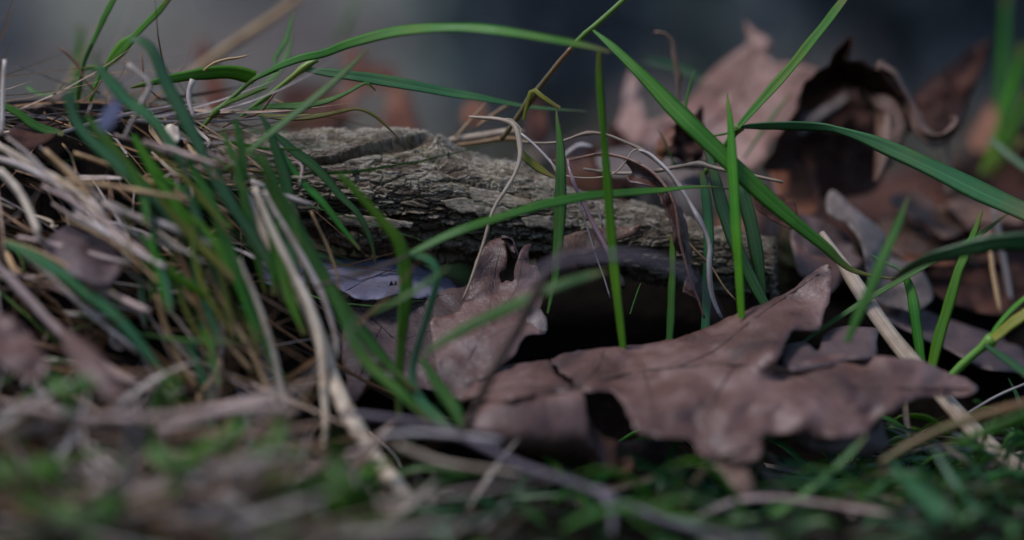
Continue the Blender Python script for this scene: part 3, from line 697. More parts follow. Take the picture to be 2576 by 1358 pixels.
# the big leaf in front, lower right
big = L('big torn mauve-brown leaf in front, with a dark split near its stalk end',
  '1165,1010 1185,975 1215,945 1258,926 1310,913 1385,903 1445,884 1535,874 1625,865 1690,853 1742,836 1800,815 1847,792 1900,772 1948,751 1993,728 2028,698 2062,675 2085,668 2092,690 2090,750 2075,785 2062,826 2028,833 1993,830 1976,862 1964,885 1952,915 1990,925 2060,898 2140,890 2195,896 2265,902 2315,907 2374,932 2432,955 2458,976 2438,996 2385,997 2327,1000 2268,1020 2239,1037 2210,1052 2180,1085 2120,1102 2050,1098 2017,1096 1946,1090 1917,1107 1912,1140 1890,1160 1838,1162 1789,1160 1762,1140 1753,1137 1736,1105 1701,1102 1640,1098 1600,1080 1585,1050 1566,1018 1548,996 1530,987 1500,985 1465,986 1390,990 1320,997 1240,1008',
  '1165,1010,65 1260,926,67 1445,884,67.5 1690,853,68 1950,751,68.3 2085,668,69 2062,826,67 1952,915,65 2240,900,66 2450,976,65.5 2268,1020,64.3 2050,1098,63 1838,1162,62.2 1701,1102,62.8 1575,1040,63.4 1465,986,64.5 1320,997,64.2 1700,926,65.9 1700,985,64.4 1850,918,65.8 1850,990,64.2 1560,945,66.0 1500,905,66.4 1440,978,64.9 1960,930,65.5 2000,1010,63.7 2100,968,64.9 2240,976,64.8 2160,1040,64.0',
  'leaf_lilac', veins=['1165,1008 1300,972 1440,978 1560,945 1700,926 1850,918 1960,930 2100,968 2240,976 2440,978', '1440,978 1500,930 1520,880', '1700,926 1800,880 1900,800 2060,690', '1850,918 1800,1000 1770,1110', '1960,930 2050,1000 2120,1080', '1620,938 1640,1010 1640,1080'],
  step=11, crinkle=0.15, seed=3, edge=2.5, vein_mat='twig_dark', vein_w=10, holes=['1384,905 1400,925 1420,945 1440,960 1455,975 1447,978 1428,962 1405,945 1390,925 1376,906'])
ruled('rolled_edge', '1195,1030 1240,1008 1320,997 1390,991 1462,987 1470,1020 1482,1058 1508,1090 1555,1108', [64.6, 64.3, 64.2, 64.4, 64.5, 64.7, 64.9, 65, 65], '1200,1060 1245,1105 1310,1148 1390,1165 1460,1168 1500,1165 1530,1160 1560,1150 1590,1135', [64.6, 64.7, 64.9, 65.2, 65.4, 65.5, 65.6, 65.6, 65.6], 'leaf_lilac', big, bulge=-0.9, seed=5, n=60)
ruled('rolled_edge', '1480,1075 1530,1100 1570,1112 1620,1108 1680,1104', 65.4, '1500,1130 1540,1150 1590,1160 1650,1155 1700,1140', 66.5, 'leaf_umber', big, bulge=-0.4, seed=6)
leaf('dead_leaf', '1962,885 1975,870 2025,862 2058,882 2072,845 2100,828 2140,820 2180,823 2208,830 2204,860 2198,898 2140,905 2060,925 1985,930', '1962,885,66.8 2208,830,68.2 2060,925,65.4 2140,820,68.2 1985,930,65.2', 'leaf_umber', parent=big, part='raised_lobe', seed=9, crinkle=0.15)
leaf('dead_leaf', '1786,1158 1850,1160 1895,1152 1880,1185 1897,1215 1896,1245 1882,1256 1860,1245 1835,1215 1815,1190', '1786,1158,62.4 1895,1152,62.6 1882,1256,61.6 1835,1215,61.8', 'leaf_brown', parent=big, part='hanging_lobe', seed=10, crinkle=0.1)
leaf('dead_leaf', '2010,1096 2120,1100 2190,1080 2215,1050 2225,1090 2232,1130 2180,1146 2110,1140 2050,1132', '2010,1096,63.3 2215,1050,64.6 2232,1130,64.6 2110,1140,63.8', 'leaf_umber', parent=big, part='hanging_lobe', seed=11, crinkle=0.1)
# leaves below the branch
L('smooth leaf with bluish lilac sheen wedged under the left part of the branch',
  '640,645 700,652 740,640 800,634 860,642 930,648 1000,649 1045,660 1090,682 1140,712 1150,730 1100,742 1040,752 1000,742 950,752 905,755 870,735 830,715 780,712 700,720 650,700',
  '640,645,70.5 860,642,71.5 1045,660,71.5 1140,712,71 1000,742,69.4 870,735,69.3 700,715,69 900,690,70.3 1000,690,70.4', 'leaf_blue_sheen',
  veins=['868,733 930,700 1000,672 1045,662', '900,715 960,722 1020,735', '930,700 920,670 900,648'], step=12, crinkle=0.2, seed=21, vein_mat='leaf_umber', vein_w=3, holes=['978,715 990,710 1008,716 1000,722 984,722'])
L('flat dull purple-brown leaf with a dark midrib, below the bluish leaf',
  '868,812 895,757 960,748 1050,741 1123,728 1180,720 1225,735 1230,800 1190,870 1150,930 1120,985 1050,975 990,955 940,945 905,1000 880,1012 868,940 860,880',
  '868,812,69.2 960,748,70.2 1180,720,70.6 1225,800,69.6 1120,985,67.2 990,955,67.5 880,1012,67 1040,850,68.6', 'leaf_umber',
  veins=['872,742 930,795 1000,860 1060,915 1115,965', '930,795 1010,790 1100,745 1165,738', '1000,860 1085,832 1160,828', '1060,915 1130,880', '960,822 930,880 900,960', '1020,880 1000,920 985,955'], step=12, crinkle=0.12, seed=22, vein_mat='twig_dark', vein_w=4)
L('leaf with two curled upright lobes in front of the branch underside',
  '1178,745 1182,705 1192,668 1205,638 1228,612 1258,598 1278,600 1292,616 1298,636 1288,632 1272,612 1276,645 1272,672 1260,690 1262,712 1275,705 1290,707 1294,680 1302,650 1312,626 1330,615 1337,618 1328,640 1332,664 1350,672 1365,700 1370,740 1358,780 1348,815 1366,838 1322,846 1300,886 1265,922 1210,960 1165,1005 1120,985 1100,930 1092,880 1082,805 1118,796 1150,782',
  '1178,745,68.8 1192,668,69.2 1258,598,69.6 1298,636,69 1260,700,69.2 1330,615,69.4 1370,740,68.9 1366,838,67.8 1265,922,66.6 1120,985,66.0 1082,805,68 1220,800,67.9', 'leaf_lilac',
  veins=['1120,985 1180,900 1225,800 1240,700 1262,615', '1225,800 1290,740 1318,640', '1210,860 1290,820 1350,825', '1190,890 1140,840 1095,815', '1240,710 1210,670'], step=9, crinkle=0.07, seed=23, vein_mat='leaf_pale', vein_w=3)
ruled('curled_lobe_tip', '1262,600 1278,600 1292,614 1299,634 1300,650', 69.2, '1258,612 1270,616 1278,628 1286,645 1294,652', 69.7, 'leaf_umber', bpy.data.objects['dead_leaf.002'] if 'dead_leaf.002' in bpy.data.objects else None, bulge=0.1, seed=24, n=20, m=6)
L('small grey-brown leaf scrap under the branch, beside the dark hollow', '1330,775 1350,770 1372,800 1378,830 1366,842 1340,838 1326,815', '1330,775,68.2 1378,830,68.0 1340,838,67.8', 'leaf_pale', seed=25, crinkle=0.1, step=8)
L('brown leaf edge pressed against the branch right of the hanging strip', '1400,610 1440,585 1500,576 1560,573 1612,566 1600,590 1540,610 1480,635 1420,650 1395,640', '1400,610,69.1 1612,566,69.3 1420,650,68.8 1540,610,69.0', 'leaf_brown', seed=26, crinkle=0.08, step=10)
# leaves behind and to the right
L('large pale pink leaf standing blurred behind the long blade',
  '1872,55 1905,82 1940,104 1930,135 1952,155 1990,157 2030,163 2072,188 2052,235 2012,290 1985,330 1940,352 1925,400 1885,425 1830,400 1780,402 1720,400 1650,388 1600,350 1622,312 1690,285 1745,240 1772,200 1800,168 1850,130 1882,106',
  '1872,55,86 2072,188,83.5 2012,290,82 1885,425,79 1650,388,79.5 1600,350,80 1800,168,85 1850,280,82.6', 'leaf_pink',
  veins=['1640,372 1760,330 1850,250 1890,150 1880,70', '1850,250 1950,210 2050,195', '1800,300 1900,320 1980,310'], step=14, crinkle=0.14, seed=31, vein_mat='leaf_brown', vein_w=7)
L('narrow upright blurred pink leaf point left of the large pink leaf', '1592,175 1606,190 1608,235 1622,290 1632,340 1600,365 1560,360 1548,330 1566,270 1575,215', '1592,175,88 1622,290,86 1560,360,84 1632,340,84', 'leaf_pink', veins=['1585,355 1592,270 1593,185'], seed=32, crinkle=0.2)
L('rust spotted leaf lying behind the branch under the pink leaf', '1500,392 1560,372 1640,378 1700,400 1760,408 1800,440 1760,470 1680,452 1600,448 1530,440', '1500,392,79 1640,378,80 1800,440,76 1600,448,75.5', 'leaf_pale', seed=33, crinkle=0.25, step=14)
e = empty('dead_leaf', W(2050, 480, 0.77)); tag(e, 'dark brown leaf curled into an arch with a sharp upright point', 'leaf')
ruled('arched_blade', '1925,430 1945,380 1975,320 1998,270 2010,230 2035,195 2070,165 2110,130 2140,98 2122,140 2128,150 2165,153 2200,168 2235,192 2262,225 2285,262 2300,300 2302,325', [75.5, 75.5, 75.6, 75.8, 76, 76, 76, 75.8, 75.6, 76, 76, 76, 76, 76.2, 76.4, 76.6],
      '1990,430 2000,380 2010,330 2014,300 2020,285 2040,275 2065,262 2090,248 2110,235 2125,226 2140,222 2158,222 2172,232 2184,255 2192,290 2200,340 2202,390 2204,410', [79, 80, 81, 82, 82, 82, 82, 82, 82, 82, 81.5, 81, 80.5, 80, 79.5, 79], 'leaf_dark', e, bulge=0.0, crinkle=0.12, m=12, n=80, seed=41)
ruled('hanging_tip', '2192,232 2225,236 2258,258 2280,300 2278,345 2250,400 2222,440 2200,462', [77, 76.6, 76.4, 76.2, 76, 75.8, 75.6], '2165,222 2180,240 2195,275 2202,320 2204,365 2200,405 2198,435 2197,460', [78, 77.6, 77.2, 76.6, 76.2, 75.8, 75.6], 'leaf_brown', e, bulge=-0.3, seed=42)
ruled('midrib', '2232,262 2240,310 2236,360 2220,410 2200,460', [76, 75.9, 75.7, 75.5, 75.4], '2229,262 2237,310 2233,360 2217,410 2198,460', [76, 75.9, 75.7, 75.5, 75.4], 'leaf_pink', e, m=4, crinkle=0.0, seed=43, th=0.0007)
ruled('curled_rim', '2205,158 2245,190 2275,235 2298,282 2320,322 2350,340 2385,328 2404,308 2412,298', [76, 76, 76, 76, 75.5, 75, 75, 75, 75], '2205,172 2240,205 2268,250 2288,296 2305,335 2335,368 2368,372 2398,345 2410,305', [76.3, 76.4, 76.4, 76.3, 76, 75.8, 75.6, 75.4, 75.1], 'leaf_brown', e, bulge=0.25, seed=44)
leaf('dead_leaf', '2012,330 2020,292 2050,282 2090,258 2132,234 2120,262 2090,290 2060,312 2030,340', '2012,330,82 2132,234,83 2060,312,81.5', 'leaf_pale', parent=e, part='lit_inner_edge', seed=45, crinkle=0.1, step=10)  # light on the inner edge given as a paler leaf colour
leaf('dead_leaf', '1926,430 1945,380 1975,330 2010,280 2060,225 2130,200 2200,215 2245,290 2235,350 2230,420 2200,480 2110,500 2020,490 1960,470', '1926,430,82.4 2060,225,84 2200,215,84 2230,420,83 2200,480,81 2020,490,80.5', 'leaf_dark', parent=e, part='gap_shade', seed=46, crinkle=0.3)  # dark sheet closing the gap under the arch, standing in for its shade
L('dark blurred leaf with one pointed tip at the upper right', '2492,100 2470,112 2420,140 2375,178 2330,212 2305,240 2298,258 2312,290 2345,330 2395,345 2425,300 2440,240 2468,165', '2492,100,88 2305,240,84 2345,330,82 2440,240,85', 'leaf_dark', veins=['2345,325 2390,240 2490,105'], seed=47, crinkle=0.6, step=16)
L('small orange-brown blurred leaf near the right edge', '2490,255 2512,285 2505,330 2488,372 2450,380 2438,350 2455,310', '2490,255,96 2505,330,93 2450,380,92', 'leaf_red', seed=48, crinkle=0.2)
L('reddish brown leaf in shade below the arched leaf', '1935,400 1975,392 2020,418 2052,450 2062,500 2045,540 2000,535 1965,515 1948,470', '1935,400,79 2052,450,79 2045,540,76.5 1965,515,76', 'leaf_red', veins=['1950,420 2000,470 2045,535'], seed=49, crinkle=0.2)
L('long pale folded leaf pointing up left in the litter at right', '2078,500 2092,478 2110,486 2135,512 2180,548 2212,572 2230,600 2236,640 2280,660 2322,682 2345,745 2330,770 2300,786 2272,778 2240,774 2208,760 2192,735 2182,690 2172,640 2160,600 2135,568 2105,550 2080,528',
  '2078,500,75 2110,486,75.5 2236,640,75 2345,745,73.6 2208,760,72.4 2172,640,73.2 2105,550,74', 'leaf_pale', veins=['2090,500 2150,565 2205,650 2260,720 2320,765'], seed=50, crinkle=0.16, step=12)
L('dark lilac leaf flap tucked under the pale folded leaf', '2006,540 2040,545 2090,566 2130,590 2160,640 2172,660 2150,675 2110,660 2070,660 2030,640 1990,600', '2006,540,74.5 2130,590,75 2172,660,73.4 2030,640,73', 'leaf_umber', seed=51, crinkle=0.15)
L('mauve leaf patch below the lilac flap, above the big leaf lobe', '1990,590 2030,635 2090,655 2120,690 2090,740 2060,720 2020,700 2000,660', '1990,590,73 2120,690,72.6 2020,700,71.8', 'leaf_lilac', seed=52, crinkle=0.15)
L('rusty brown curled leaf at right above the teal blade', '2235,500 2290,482 2340,500 2360,520 2420,495 2480,500 2540,512 2576,520 2576,560 2520,560 2460,565 2380,600 2330,560 2280,545', '2235,500,81 2340,500,82 2576,520,82 2460,565,79.5 2280,545,79', 'leaf_brown', veins=['2240,505 2350,530 2460,530 2570,540'], seed=53, crinkle=0.3)
L('shaded brown leaf lying between pale leaf and teal blade', '2215,545 2290,560 2330,580 2380,610 2460,575 2500,580 2470,630 2400,655 2330,660 2250,640 2225,600', '2215,545,79 2380,610,79 2470,630,78 2250,640,76.5', 'leaf_brown', seed=54, crinkle=0.3)
L('small brown leaf tip just below the right end of the teal blade', '2270,640 2340,645 2380,650 2405,658 2390,668 2340,668 2290,668', '2270,640,77 2405,658,76.5 2340,668,76', 'leaf_red', seed=55, crinkle=0.1, step=9)
L('small dark leaf with frayed sunlit edge against the branch end', '1908,470 1930,470 1945,486 1962,490 1980,508 1998,508 2004,540 2002,562 1985,575 1950,560 1925,540 1900,520', '1908,470,71.5 2004,540,70.8 1925,540,70.6 1985,575,70.4', 'leaf_dark', veins=['1912,480 1950,515 1995,560'], seed=56, crinkle=0.12, step=8, edge=3.5, vein_mat='leaf_brown', vein_w=2.5)
L('grey mauve leaf in shadow under the stems at right', '2195,740 2290,770 2380,800 2460,830 2540,850 2576,860 2576,930 2480,930 2380,880 2280,830 2200,790', '2195,740,74.5 2460,830,75 2576,930,72.5 2280,830,72.2', 'leaf_umber', seed=57, crinkle=0.25)
L('dim leaf lying low at the right behind grass stems', '2330,640 2420,660 2520,660 2576,680 2576,780 2480,790 2390,760 2330,710', '2330,640,79 2576,680,79 2576,780,76 2390,760,75.5', 'leaf_dark', seed=58, crinkle=0.3)
L('dark curled leaf clump piece hanging near the thin dead bud', '1690,330 1705,300 1722,275 1745,290 1768,266 1772,300 1765,345 1772,390 1745,410 1700,400 1668,395 1650,388 1672,355', '1690,330,73.5 1768,266,74.6 1745,410,73 1650,388,73.2', 'leaf_dark', seed=59, crinkle=0.35, step=9, edge=4)
L('small red-brown curled leaf left of the dark curled piece', '1648,395 1652,360 1668,330 1690,312 1700,330 1692,360 1676,385 1660,405', '1648,395,73 1690,312,73.6 1676,385,72.6', 'leaf_red', seed=60, crinkle=0.2, step=8)
L('thin curled brown leaf rim resting behind the branch below the dark piece', '1690,405 1740,395 1790,400 1820,415 1800,432 1750,425 1700,425', '1690,405,74.5 1820,415,74.5 1750,425,73.5', 'leaf_brown', seed=61, crinkle=0.15, step=9)
# blurred reddish leaves standing behind the left half
L('blurred dark red leaf standing behind the tan stalk', '508,95 525,115 545,140 552,190 580,240 575,290 540,300 505,270 512,200 490,140', '508,95,97 552,190,95 540,300,92 505,270,92', 'leaf_red', seed=62, crinkle=0.3, step=16)
L('blurred maroon leaf behind the arching blade at upper left', '870,110 905,130 930,160 990,170 1010,205 985,230 940,225 900,240 870,330 840,320 850,240 870,190', '870,110,101 990,170,100 870,330,95 940,225,98', 'leaf_red', seed=63, crinkle=0.3, step=16)
L('blurred rusty leaf standing behind the branch crest', '985,225 1012,215 1035,240 1045,290 1058,330 1000,345 960,335 970,280', '985,225,97 1045,290,95 1000,345,92', 'leaf_red', seed=64, crinkle=0.3, step=14)
L('blurred deep brown leaf low behind the left crest of the branch', '700,230 760,215 820,230 860,260 850,320 780,330 720,320', '700,230,95 860,260,95 780,330,91', 'leaf_dark', seed=65, crinkle=0.3, step=16)
L('blurred red-brown leaf right of the branch crest', '1170,262 1205,250 1225,275 1215,310 1180,320 1160,300', '1170,262,88 1225,275,88 1180,320,86', 'leaf_red', seed=66, crinkle=0.2)
L('blurred brown leaf low behind the straw bundle', '1330,262 1360,250 1375,290 1380,345 1350,360 1325,330', '1330,262,84 1375,290,84 1350,360,81', 'leaf_dark', seed=67, crinkle=0.2)
# left mound
L('purple-brown leaf half buried in the straw at left', '160,570 220,590 270,610 300,640 300,690 260,720 200,700 150,680 110,630', '160,570,66 300,640,65.5 200,700,64 110,630,64.8', 'leaf_umber', seed=68, crinkle=0.2)
L('mauve leaf among dead grass at the lower left edge', '-20,790 40,810 90,860 120,920 90,960 20,930 -30,880', '-20,790,62 120,920,60.5 20,930,60', 'leaf_lilac', seed=69, crinkle=0.25)
L('lilac leaf scrap in the straw right of the mauve leaf', '150,830 200,850 250,890 290,950 330,990 270,1000 200,940', '150,830,62 330,990,60 200,940,60.6', 'leaf_lilac', seed=70, crinkle=0.2)
L('black curled leaf at the far left edge under a green blade', '25,325 60,310 110,305 150,312 140,340 100,365 60,380 30,360', '25,325,68 150,312,69 100,365,67', 'leaf_dark', seed=71, crinkle=0.2, step=10)
L('pale crumpled scrap near the left end of the branch', '410,335 425,312 445,318 452,345 440,362 420,358', '410,335,67.6 445,318,68.2 440,362,67', 'straw_pale', seed=83, crinkle=0.4, step=7, edge=3)
L('dark navy strip among the straws at upper left', '247,315 258,285 280,255 302,258 308,275 292,305 275,330 255,328', '247,315,62.8 302,258,63.4 275,330,62.4', 'navy', seed=84, crinkle=0.06, step=9, edge=1)
L('grey brown leaf wedged on the mound behind the lilac straw', '365,300 400,270 440,280 450,320 420,345 380,340', '365,300,72 440,280,73 420,345,70.5', 'leaf_umber', seed=85, crinkle=0.2, step=10)
# stone in the shadow at the right
m, nt = nodes_of('stone'); vec, oi, tc = offset_coords(nt)
n1 = noise_tex(nt, vec, 120, 6, 0.6); r = ramp(nt, [(0.3, (0.035, 0.03, 0.04)), (0.7, (0.085, 0.075, 0.09))]); nt.links.new(n1.outputs[0], r.inputs[0])
finish(nt, r.outputs[0], 0.7, 0.3, n1.outputs[0], 0.001, 0.5)
u, v = np.meshgrid(np.linspace(0, 2 * np.pi, 28, endpoint=False), np.linspace(0.02, np.pi - 0.02, 16), indexing='ij')
S0 = W(np.array([2400.0]), np.array([890.0]), np.array([0.765]))[0]
n_ = 1 + 0.18 * fbm(np.cos(u) * np.sin(v) * 1.6 + 4, np.sin(u) * np.sin(v) * 1.6 + np.cos(v), 8, 3)
SV = S0 + np.stack((np.cos(u) * np.sin(v) * n_ * 0.0085, np.sin(u) * np.sin(v) * n_ * 0.008, np.cos(v) * n_ * 0.0062), -1).reshape(-1, 3)
i = np.arange(28)[:, None]; j = np.arange(15)[None]
tag(mesh_obj('stone', SV, np.stack((i * 16 + j, i * 16 + j + 1, ((i + 1) % 28) * 16 + j + 1, ((i + 1) % 28) * 16 + j), -1).reshape(-1, 4), 'stone'), 'round dark mauve stone in shadow behind the right grass stems', 'stone')

# ------------------------------------------------------------------ heap of curled leaves on the bank behind (nothing tells these apart)
OAK = P('0,0 .04,.10 .16,.14 .13,.22 .30,.30 .36,.40 .20,.42 .22,.50 .40,.62 .42,.74 .24,.70 .20,.80 .22,.90 .10,.92 0,1.0 -.09,.93 -.22,.92 -.18,.80 -.24,.70 -.42,.72 -.40,.60 -.22,.50 -.20,.42 -.37,.38 -.30,.30 -.13,.22 -.16,.14 -.04,.10')
def curled_leaf(pos, size, rot, curl, cup, mat, seed, label, group):
    X, F, b = sheet_mesh(OAK * 100, None, 6, (), 1.5, seed); X = X / 100
    u, v = X[:, 0], X[:, 1] - 0.5
    a = u * curl; r_ = 1.0 / max(abs(curl), 1e-3)
    x = np.sin(a) * r_ if abs(curl) > 0.01 else u; z = (1 - np.cos(a)) * r_ * np.sign(curl)
    z = z + cup * v * v * 1.6 + 0.05 * fbm(u * 5 + seed, v * 5, seed, 3)
    L_ = np.stack((x, v, z), 1) * size
    M = np.array(Matrix.Rotation(rot[2], 3, 'Z') @ Matrix.Rotation(rot[0], 3, 'X') @ Matrix.Rotation(rot[1], 3, 'Y'))
    V = L_ @ M.T + pos
    o = mesh_obj('dead_leaf', V, F, mat, None, X)
    md = o.modifiers.new('thickness', 'SOLIDIFY'); md.thickness = 0.0003; md.offset = 0
    t = np.linspace(-0.62, 0.45, 12); zz = cup * t * t * 1.6
    V, F, UV = tube_mesh((np.stack((t * 0, t, zz + 0.012), 1) * size) @ M.T + pos, np.linspace(0.012, 0.004, 12) * size, 6, seed)
    mesh_obj('midrib', V, F, mat, o, UV)
    return tag(o, label, 'leaf', group)
r8 = np.random.default_rng(8)
for q in range(34):
    px = r8.uniform(1900, 2640) if q < 22 else r8.uniform(620, 1700); d = r8.uniform(0.77, 0.98)
    X0 = (px - 1288) * PX * d; Y0 = -0.70 + d; Z0 = float(hground(X0, Y0)) + r8.uniform(0.004, 0.026 if q < 22 else 0.012)
    curled_leaf(np.array((X0, Y0, Z0)), r8.uniform(0.045, 0.075), (r8.normal(0.5, 0.5), r8.normal(0, 0.5), r8.uniform(0, 6.28)), r8.uniform(-3.2, 3.2), r8.normal(0.2, 0.4), ['leaf_red', 'leaf_dark', 'leaf_brown', 'leaf_dark', 'leaf_dark', 'leaf_umber'][int(r8.integers(6))], 300 + q,
                'curled russet leaf in the blurred heap behind the branch', 'heap of curled leaves behind the branch')
# ------------------------------------------------------------------ grass blades and plants, one by one
def settle(pts, d):
    p = P(pts) if isinstance(pts, str) else pts; d = np.atleast_1d(np.asarray(d, float))
    if p[:, 0].mean() < 860 and p[:, 1].mean() < 1000: d = np.where(d < 66.2, d + (66.2 - d) * 0.6, d)
    return d
def G(label, pts, d, w, mat, **k):
    d = settle(pts, d)
    return tag(ribbon('grass_shoot', pts, d, w, mat, **k), label, 'grass blade')
def S(label, pts, d, w, mat, **k):
    if P(pts)[:, 0].mean() > 1100: mat = {'straw_pale': 'straw_buff', 'straw_grey': 'straw_ash'}.get(mat, mat)
    d = settle(pts, d)
    return tag(stalk('straw', pts, d, w, mat, **k), label, 'straw')
def TW(label, pts, d, w, mat, **k):
    return tag(stalk('twig', pts, d, w, mat, **k), label, 'twig')
def plant(label, x, y, d):
    return tag(empty('grass_plant', W(float(x), float(y), d / 100)), label, 'grass plant')

# plant whose long blade arches over the branch
p = plant('grass plant left of the branch whose long blade arches over it', 540, 300, 70)
stalk('stem', '500,330 530,296 548,276 590,240 641,198 700,172', [70, 69.8, 69.8, 69.6], [9, 10, 11, 12], 'grass_stem', p, nodes=(0.3,))
stalk('stem', '600,300 627,276 670,245 720,206 771,165 800,150', [70.5, 70.2, 70, 70], [8, 11, 12, 11], 'grass_stem', p, nodes=(0.82,))
ribbon('blade', '641,198 700,168 760,146 816,134 880,110 980,84 1060,74 1130,71 1200,73 1260,80 1340,92 1420,106 1490,120 1535,132', [69.6, 69, 68, 67, 66.2, 65.8, 65.6], [9, 18, 22, 26, 26, 24, 24, 22, 18, 5], 'grass_mid', p, roll=[25, 10, 35, 55, 30, 20])
ribbon('blade', '762,174 800,180 870,190 930,199 1000,211 1070,224 1130,236 1200,247 1260,258 1330,270 1400,276 1475,281', [70, 70, 70.2, 70.6, 71.2, 72], [8, 24, 28, 28, 24, 18, 12, 8, 3], 'grass_teal', p, roll=[20, 35, 40, 20], fold=0.35)
ribbon('blade', '700,172 690,150 715,110 732,60 738,25', [71, 71.5, 72, 72.5], [6, 12, 14, 10, 3], 'grass_mid', p, roll=20)
ribbon('blade', '548,276 580,256 620,240 660,224 674,222', [69.8, 69.6, 69.4], [6, 10, 12, 9, 3], 'grass_bright', p, roll=10)
ribbon('blade', '641,195 583,181 514,184 445,195 384,207 329,220', [69.8, 69.4, 69, 68.6], [36, 36, 32, 24, 16, 6], 'grass_bright', p, roll=[5, 10, 20], fold=0.12)
ribbon('blade', '627,276 690,268 760,266 820,255 870,235 905,215 925,210 945,228', [70, 69.8, 69.8, 70], [8, 16, 18, 14, 10, 8, 5], 'grass_mid', p, roll=20)
G('yellow-green blade curving down onto the branch crest', '650,290 720,296 800,292 860,280 900,274 940,290 975,320 1005,350', [69.6, 69.4, 69.4, 69.6], [8, 16, 16, 10, 8, 8, 7, 3], 'grass_yellow', roll=15)
# stem at the top centre with the long blade falling to the right
p = plant('tall grass plant with brown lower stem and long blade falling right', 1270, 345, 71)
stalk('stem', '1262,350 1290,312 1340,242 1400,165 1440,118', [71, 70.6, 70.2, 70], [13, 14, 14, 13], 'grass_stem_brown', p, nodes=(0.45,), wob=0.1)
stalk('stem', '1440,118 1470,86 1500,62 1560,8 1600,-30', [70, 69.8, 69.6], [15, 15, 15, 14], 'grass_stem', p)
ribbon('blade', '1492,76 1530,108 1580,155 1640,215 1690,268 1740,318 1800,376 1850,424 1910,482 1970,535 2030,585 2080,625 2110,655 2145,680 2200,695 2268,703', [69.6, 68.8, 68.2, 68, 68.2, 68.6, 69], [6, 22, 30, 38, 44, 46, 44, 42, 38, 32, 26, 16, 9, 4], 'grass_browning', p, roll=[35, 20, 10, 15, 30], fold=0.16)
G('pale straw-yellow broken blade piece folded over beside the brown stem', '1318,300 1328,255 1340,226 1360,240 1385,258 1408,272', [70, 69.8, 69.6, 69.6], [7, 10, 13, 13, 12, 10], 'grass_yellow', roll=10)
# plant on the right with the stem leaving at the top edge
p = plant('grass plant with folded blade leaving at the top right and a nodding blade', 1790, 420, 71)
stalk('stem', '1770,440 1810,385 1850,332 1862,318', [71, 70.4, 70], [12, 14, 15], 'grass_stem', p, nodes=(0.95,))
ribbon('blade', '1858,322 1900,275 1960,208 2010,150 2050,100 2095,45 2140,-15', [70, 69.8, 69.6, 69.4], [12, 20, 24, 24, 23, 21, 18], 'grass_mid', p, roll=[30, 40, 45], fold=0.6)
ribbon('blade', '1862,320 1900,316 1980,315 2040,317 2085,321 2130,333 2180,350 2240,376 2300,403 2380,442 2460,482 2530,514 2600,545', [70, 69.8, 69.4, 69, 68.6], [6, 20, 24, 22, 18, 26, 36, 42, 46, 48, 50, 50, 48], 'grass_teal', p, roll=[-30, -20, 10, 25, 30], fold=0.18)
ribbon('blade', '1855,326 1830,335 1795,342 1770,352', [70, 70.4], [5, 6, 5, 2], 'grass_mid', p)
# upright blades in front of the branch
G('upright green blade tapering to a point right of centre, crossing the long falling blade', '1866,800 1862,720 1858,650 1852,560 1848,480 1843,400 1839,320 1833,270 1829,234', [67.6, 67.6, 67.8, 68.2], [18, 20, 24, 26, 27, 27, 22, 12, 3], 'grass_bright', roll=[10, 15], fold=0.3)
G('upright narrow green blade hanging under the arching blade tip', '1568,875 1562,820 1552,730 1545,660 1538,580 1530,480 1524,400 1517,320 1510,230 1507,170 1508,130', [67.4, 67.4, 67.2, 66.8], [16, 20, 24, 25, 25, 24, 20, 16, 17, 16, 12], 'grass_bright', roll=[10, 5, 20], fold=0.3)
G('upright green blade with a scar, at the right shoulder of the branch', '1378,788 1388,740 1398,690 1404,620 1409,540 1411,460 1411,400 1407,340 1402,300 1400,276', [68.2, 68.4, 68.6, 69], [5, 12, 20, 27, 30, 30, 28, 20, 12, 3], 'grass_mid', roll=12, fold=0.2)
G('teal blade leaning in front of the hollow, left of a parallel one', '1925,765 1905,730 1885,690 1862,640 1838,580 1818,520 1800,450 1785,395 1770,360', [69, 69.2, 69.6, 70], [26, 28, 30, 32, 34, 34, 28, 20, 10], 'grass_teal', roll=20)
G('darker teal blade beside the fibrous broken end of the branch', '1918,765 1915,720 1908,660 1898,600 1885,540 1868,480 1846,430 1815,395', [69.4, 69.4, 69.6, 70], [18, 26, 32, 36, 36, 30, 22, 10], 'grass_teal', roll=25)
G('shaded teal blade behind the jointed straw', '1775,830 1778,760 1780,690 1784,620 1782,540 1775,480 1765,430', [69.6, 69.8, 70, 70.2], [22, 24, 25, 26, 26, 24, 14], 'grass_teal', roll=15)
G('dark green upright blade in the mouth of the hollow', '1684,862 1688,800 1690,740 1693,680 1692,620 1688,590', [68.8, 69, 69.2], [18, 20, 20, 19, 16, 8], 'grass_mid', roll=15)
G('tiny green shoot rising from the black hollow', '1585,790 1595,760 1605,730 1612,712', [69, 69.2], [3, 4, 4, 1.5], 'grass_mid')
G('small green tip sticking up beside the thin dead bud', '1720,300 1728,250 1738,205 1748,178', [71, 71.2], [8, 8, 6, 2], 'grass_mid')
G('fine curved green blade crossing the dark curled leaf piece', '1700,420 1686,390 1672,355 1655,325', [71.5, 71.5], [4, 6, 5, 2], 'grass_dark')
G('green blade sweeping low across the front of the branch', '1028,642 1075,618 1130,592 1200,566 1270,544 1350,520 1420,505 1480,494 1540,489 1600,484 1670,479 1730,472 1790,470 1850,478', [66, 66.2, 66.8, 67.6, 68.2, 68.8], [14, 20, 21, 22, 22, 23, 24, 24, 22, 19, 14, 9, 5, 3], 'grass_mid', roll=[20, 25, 35, 40])
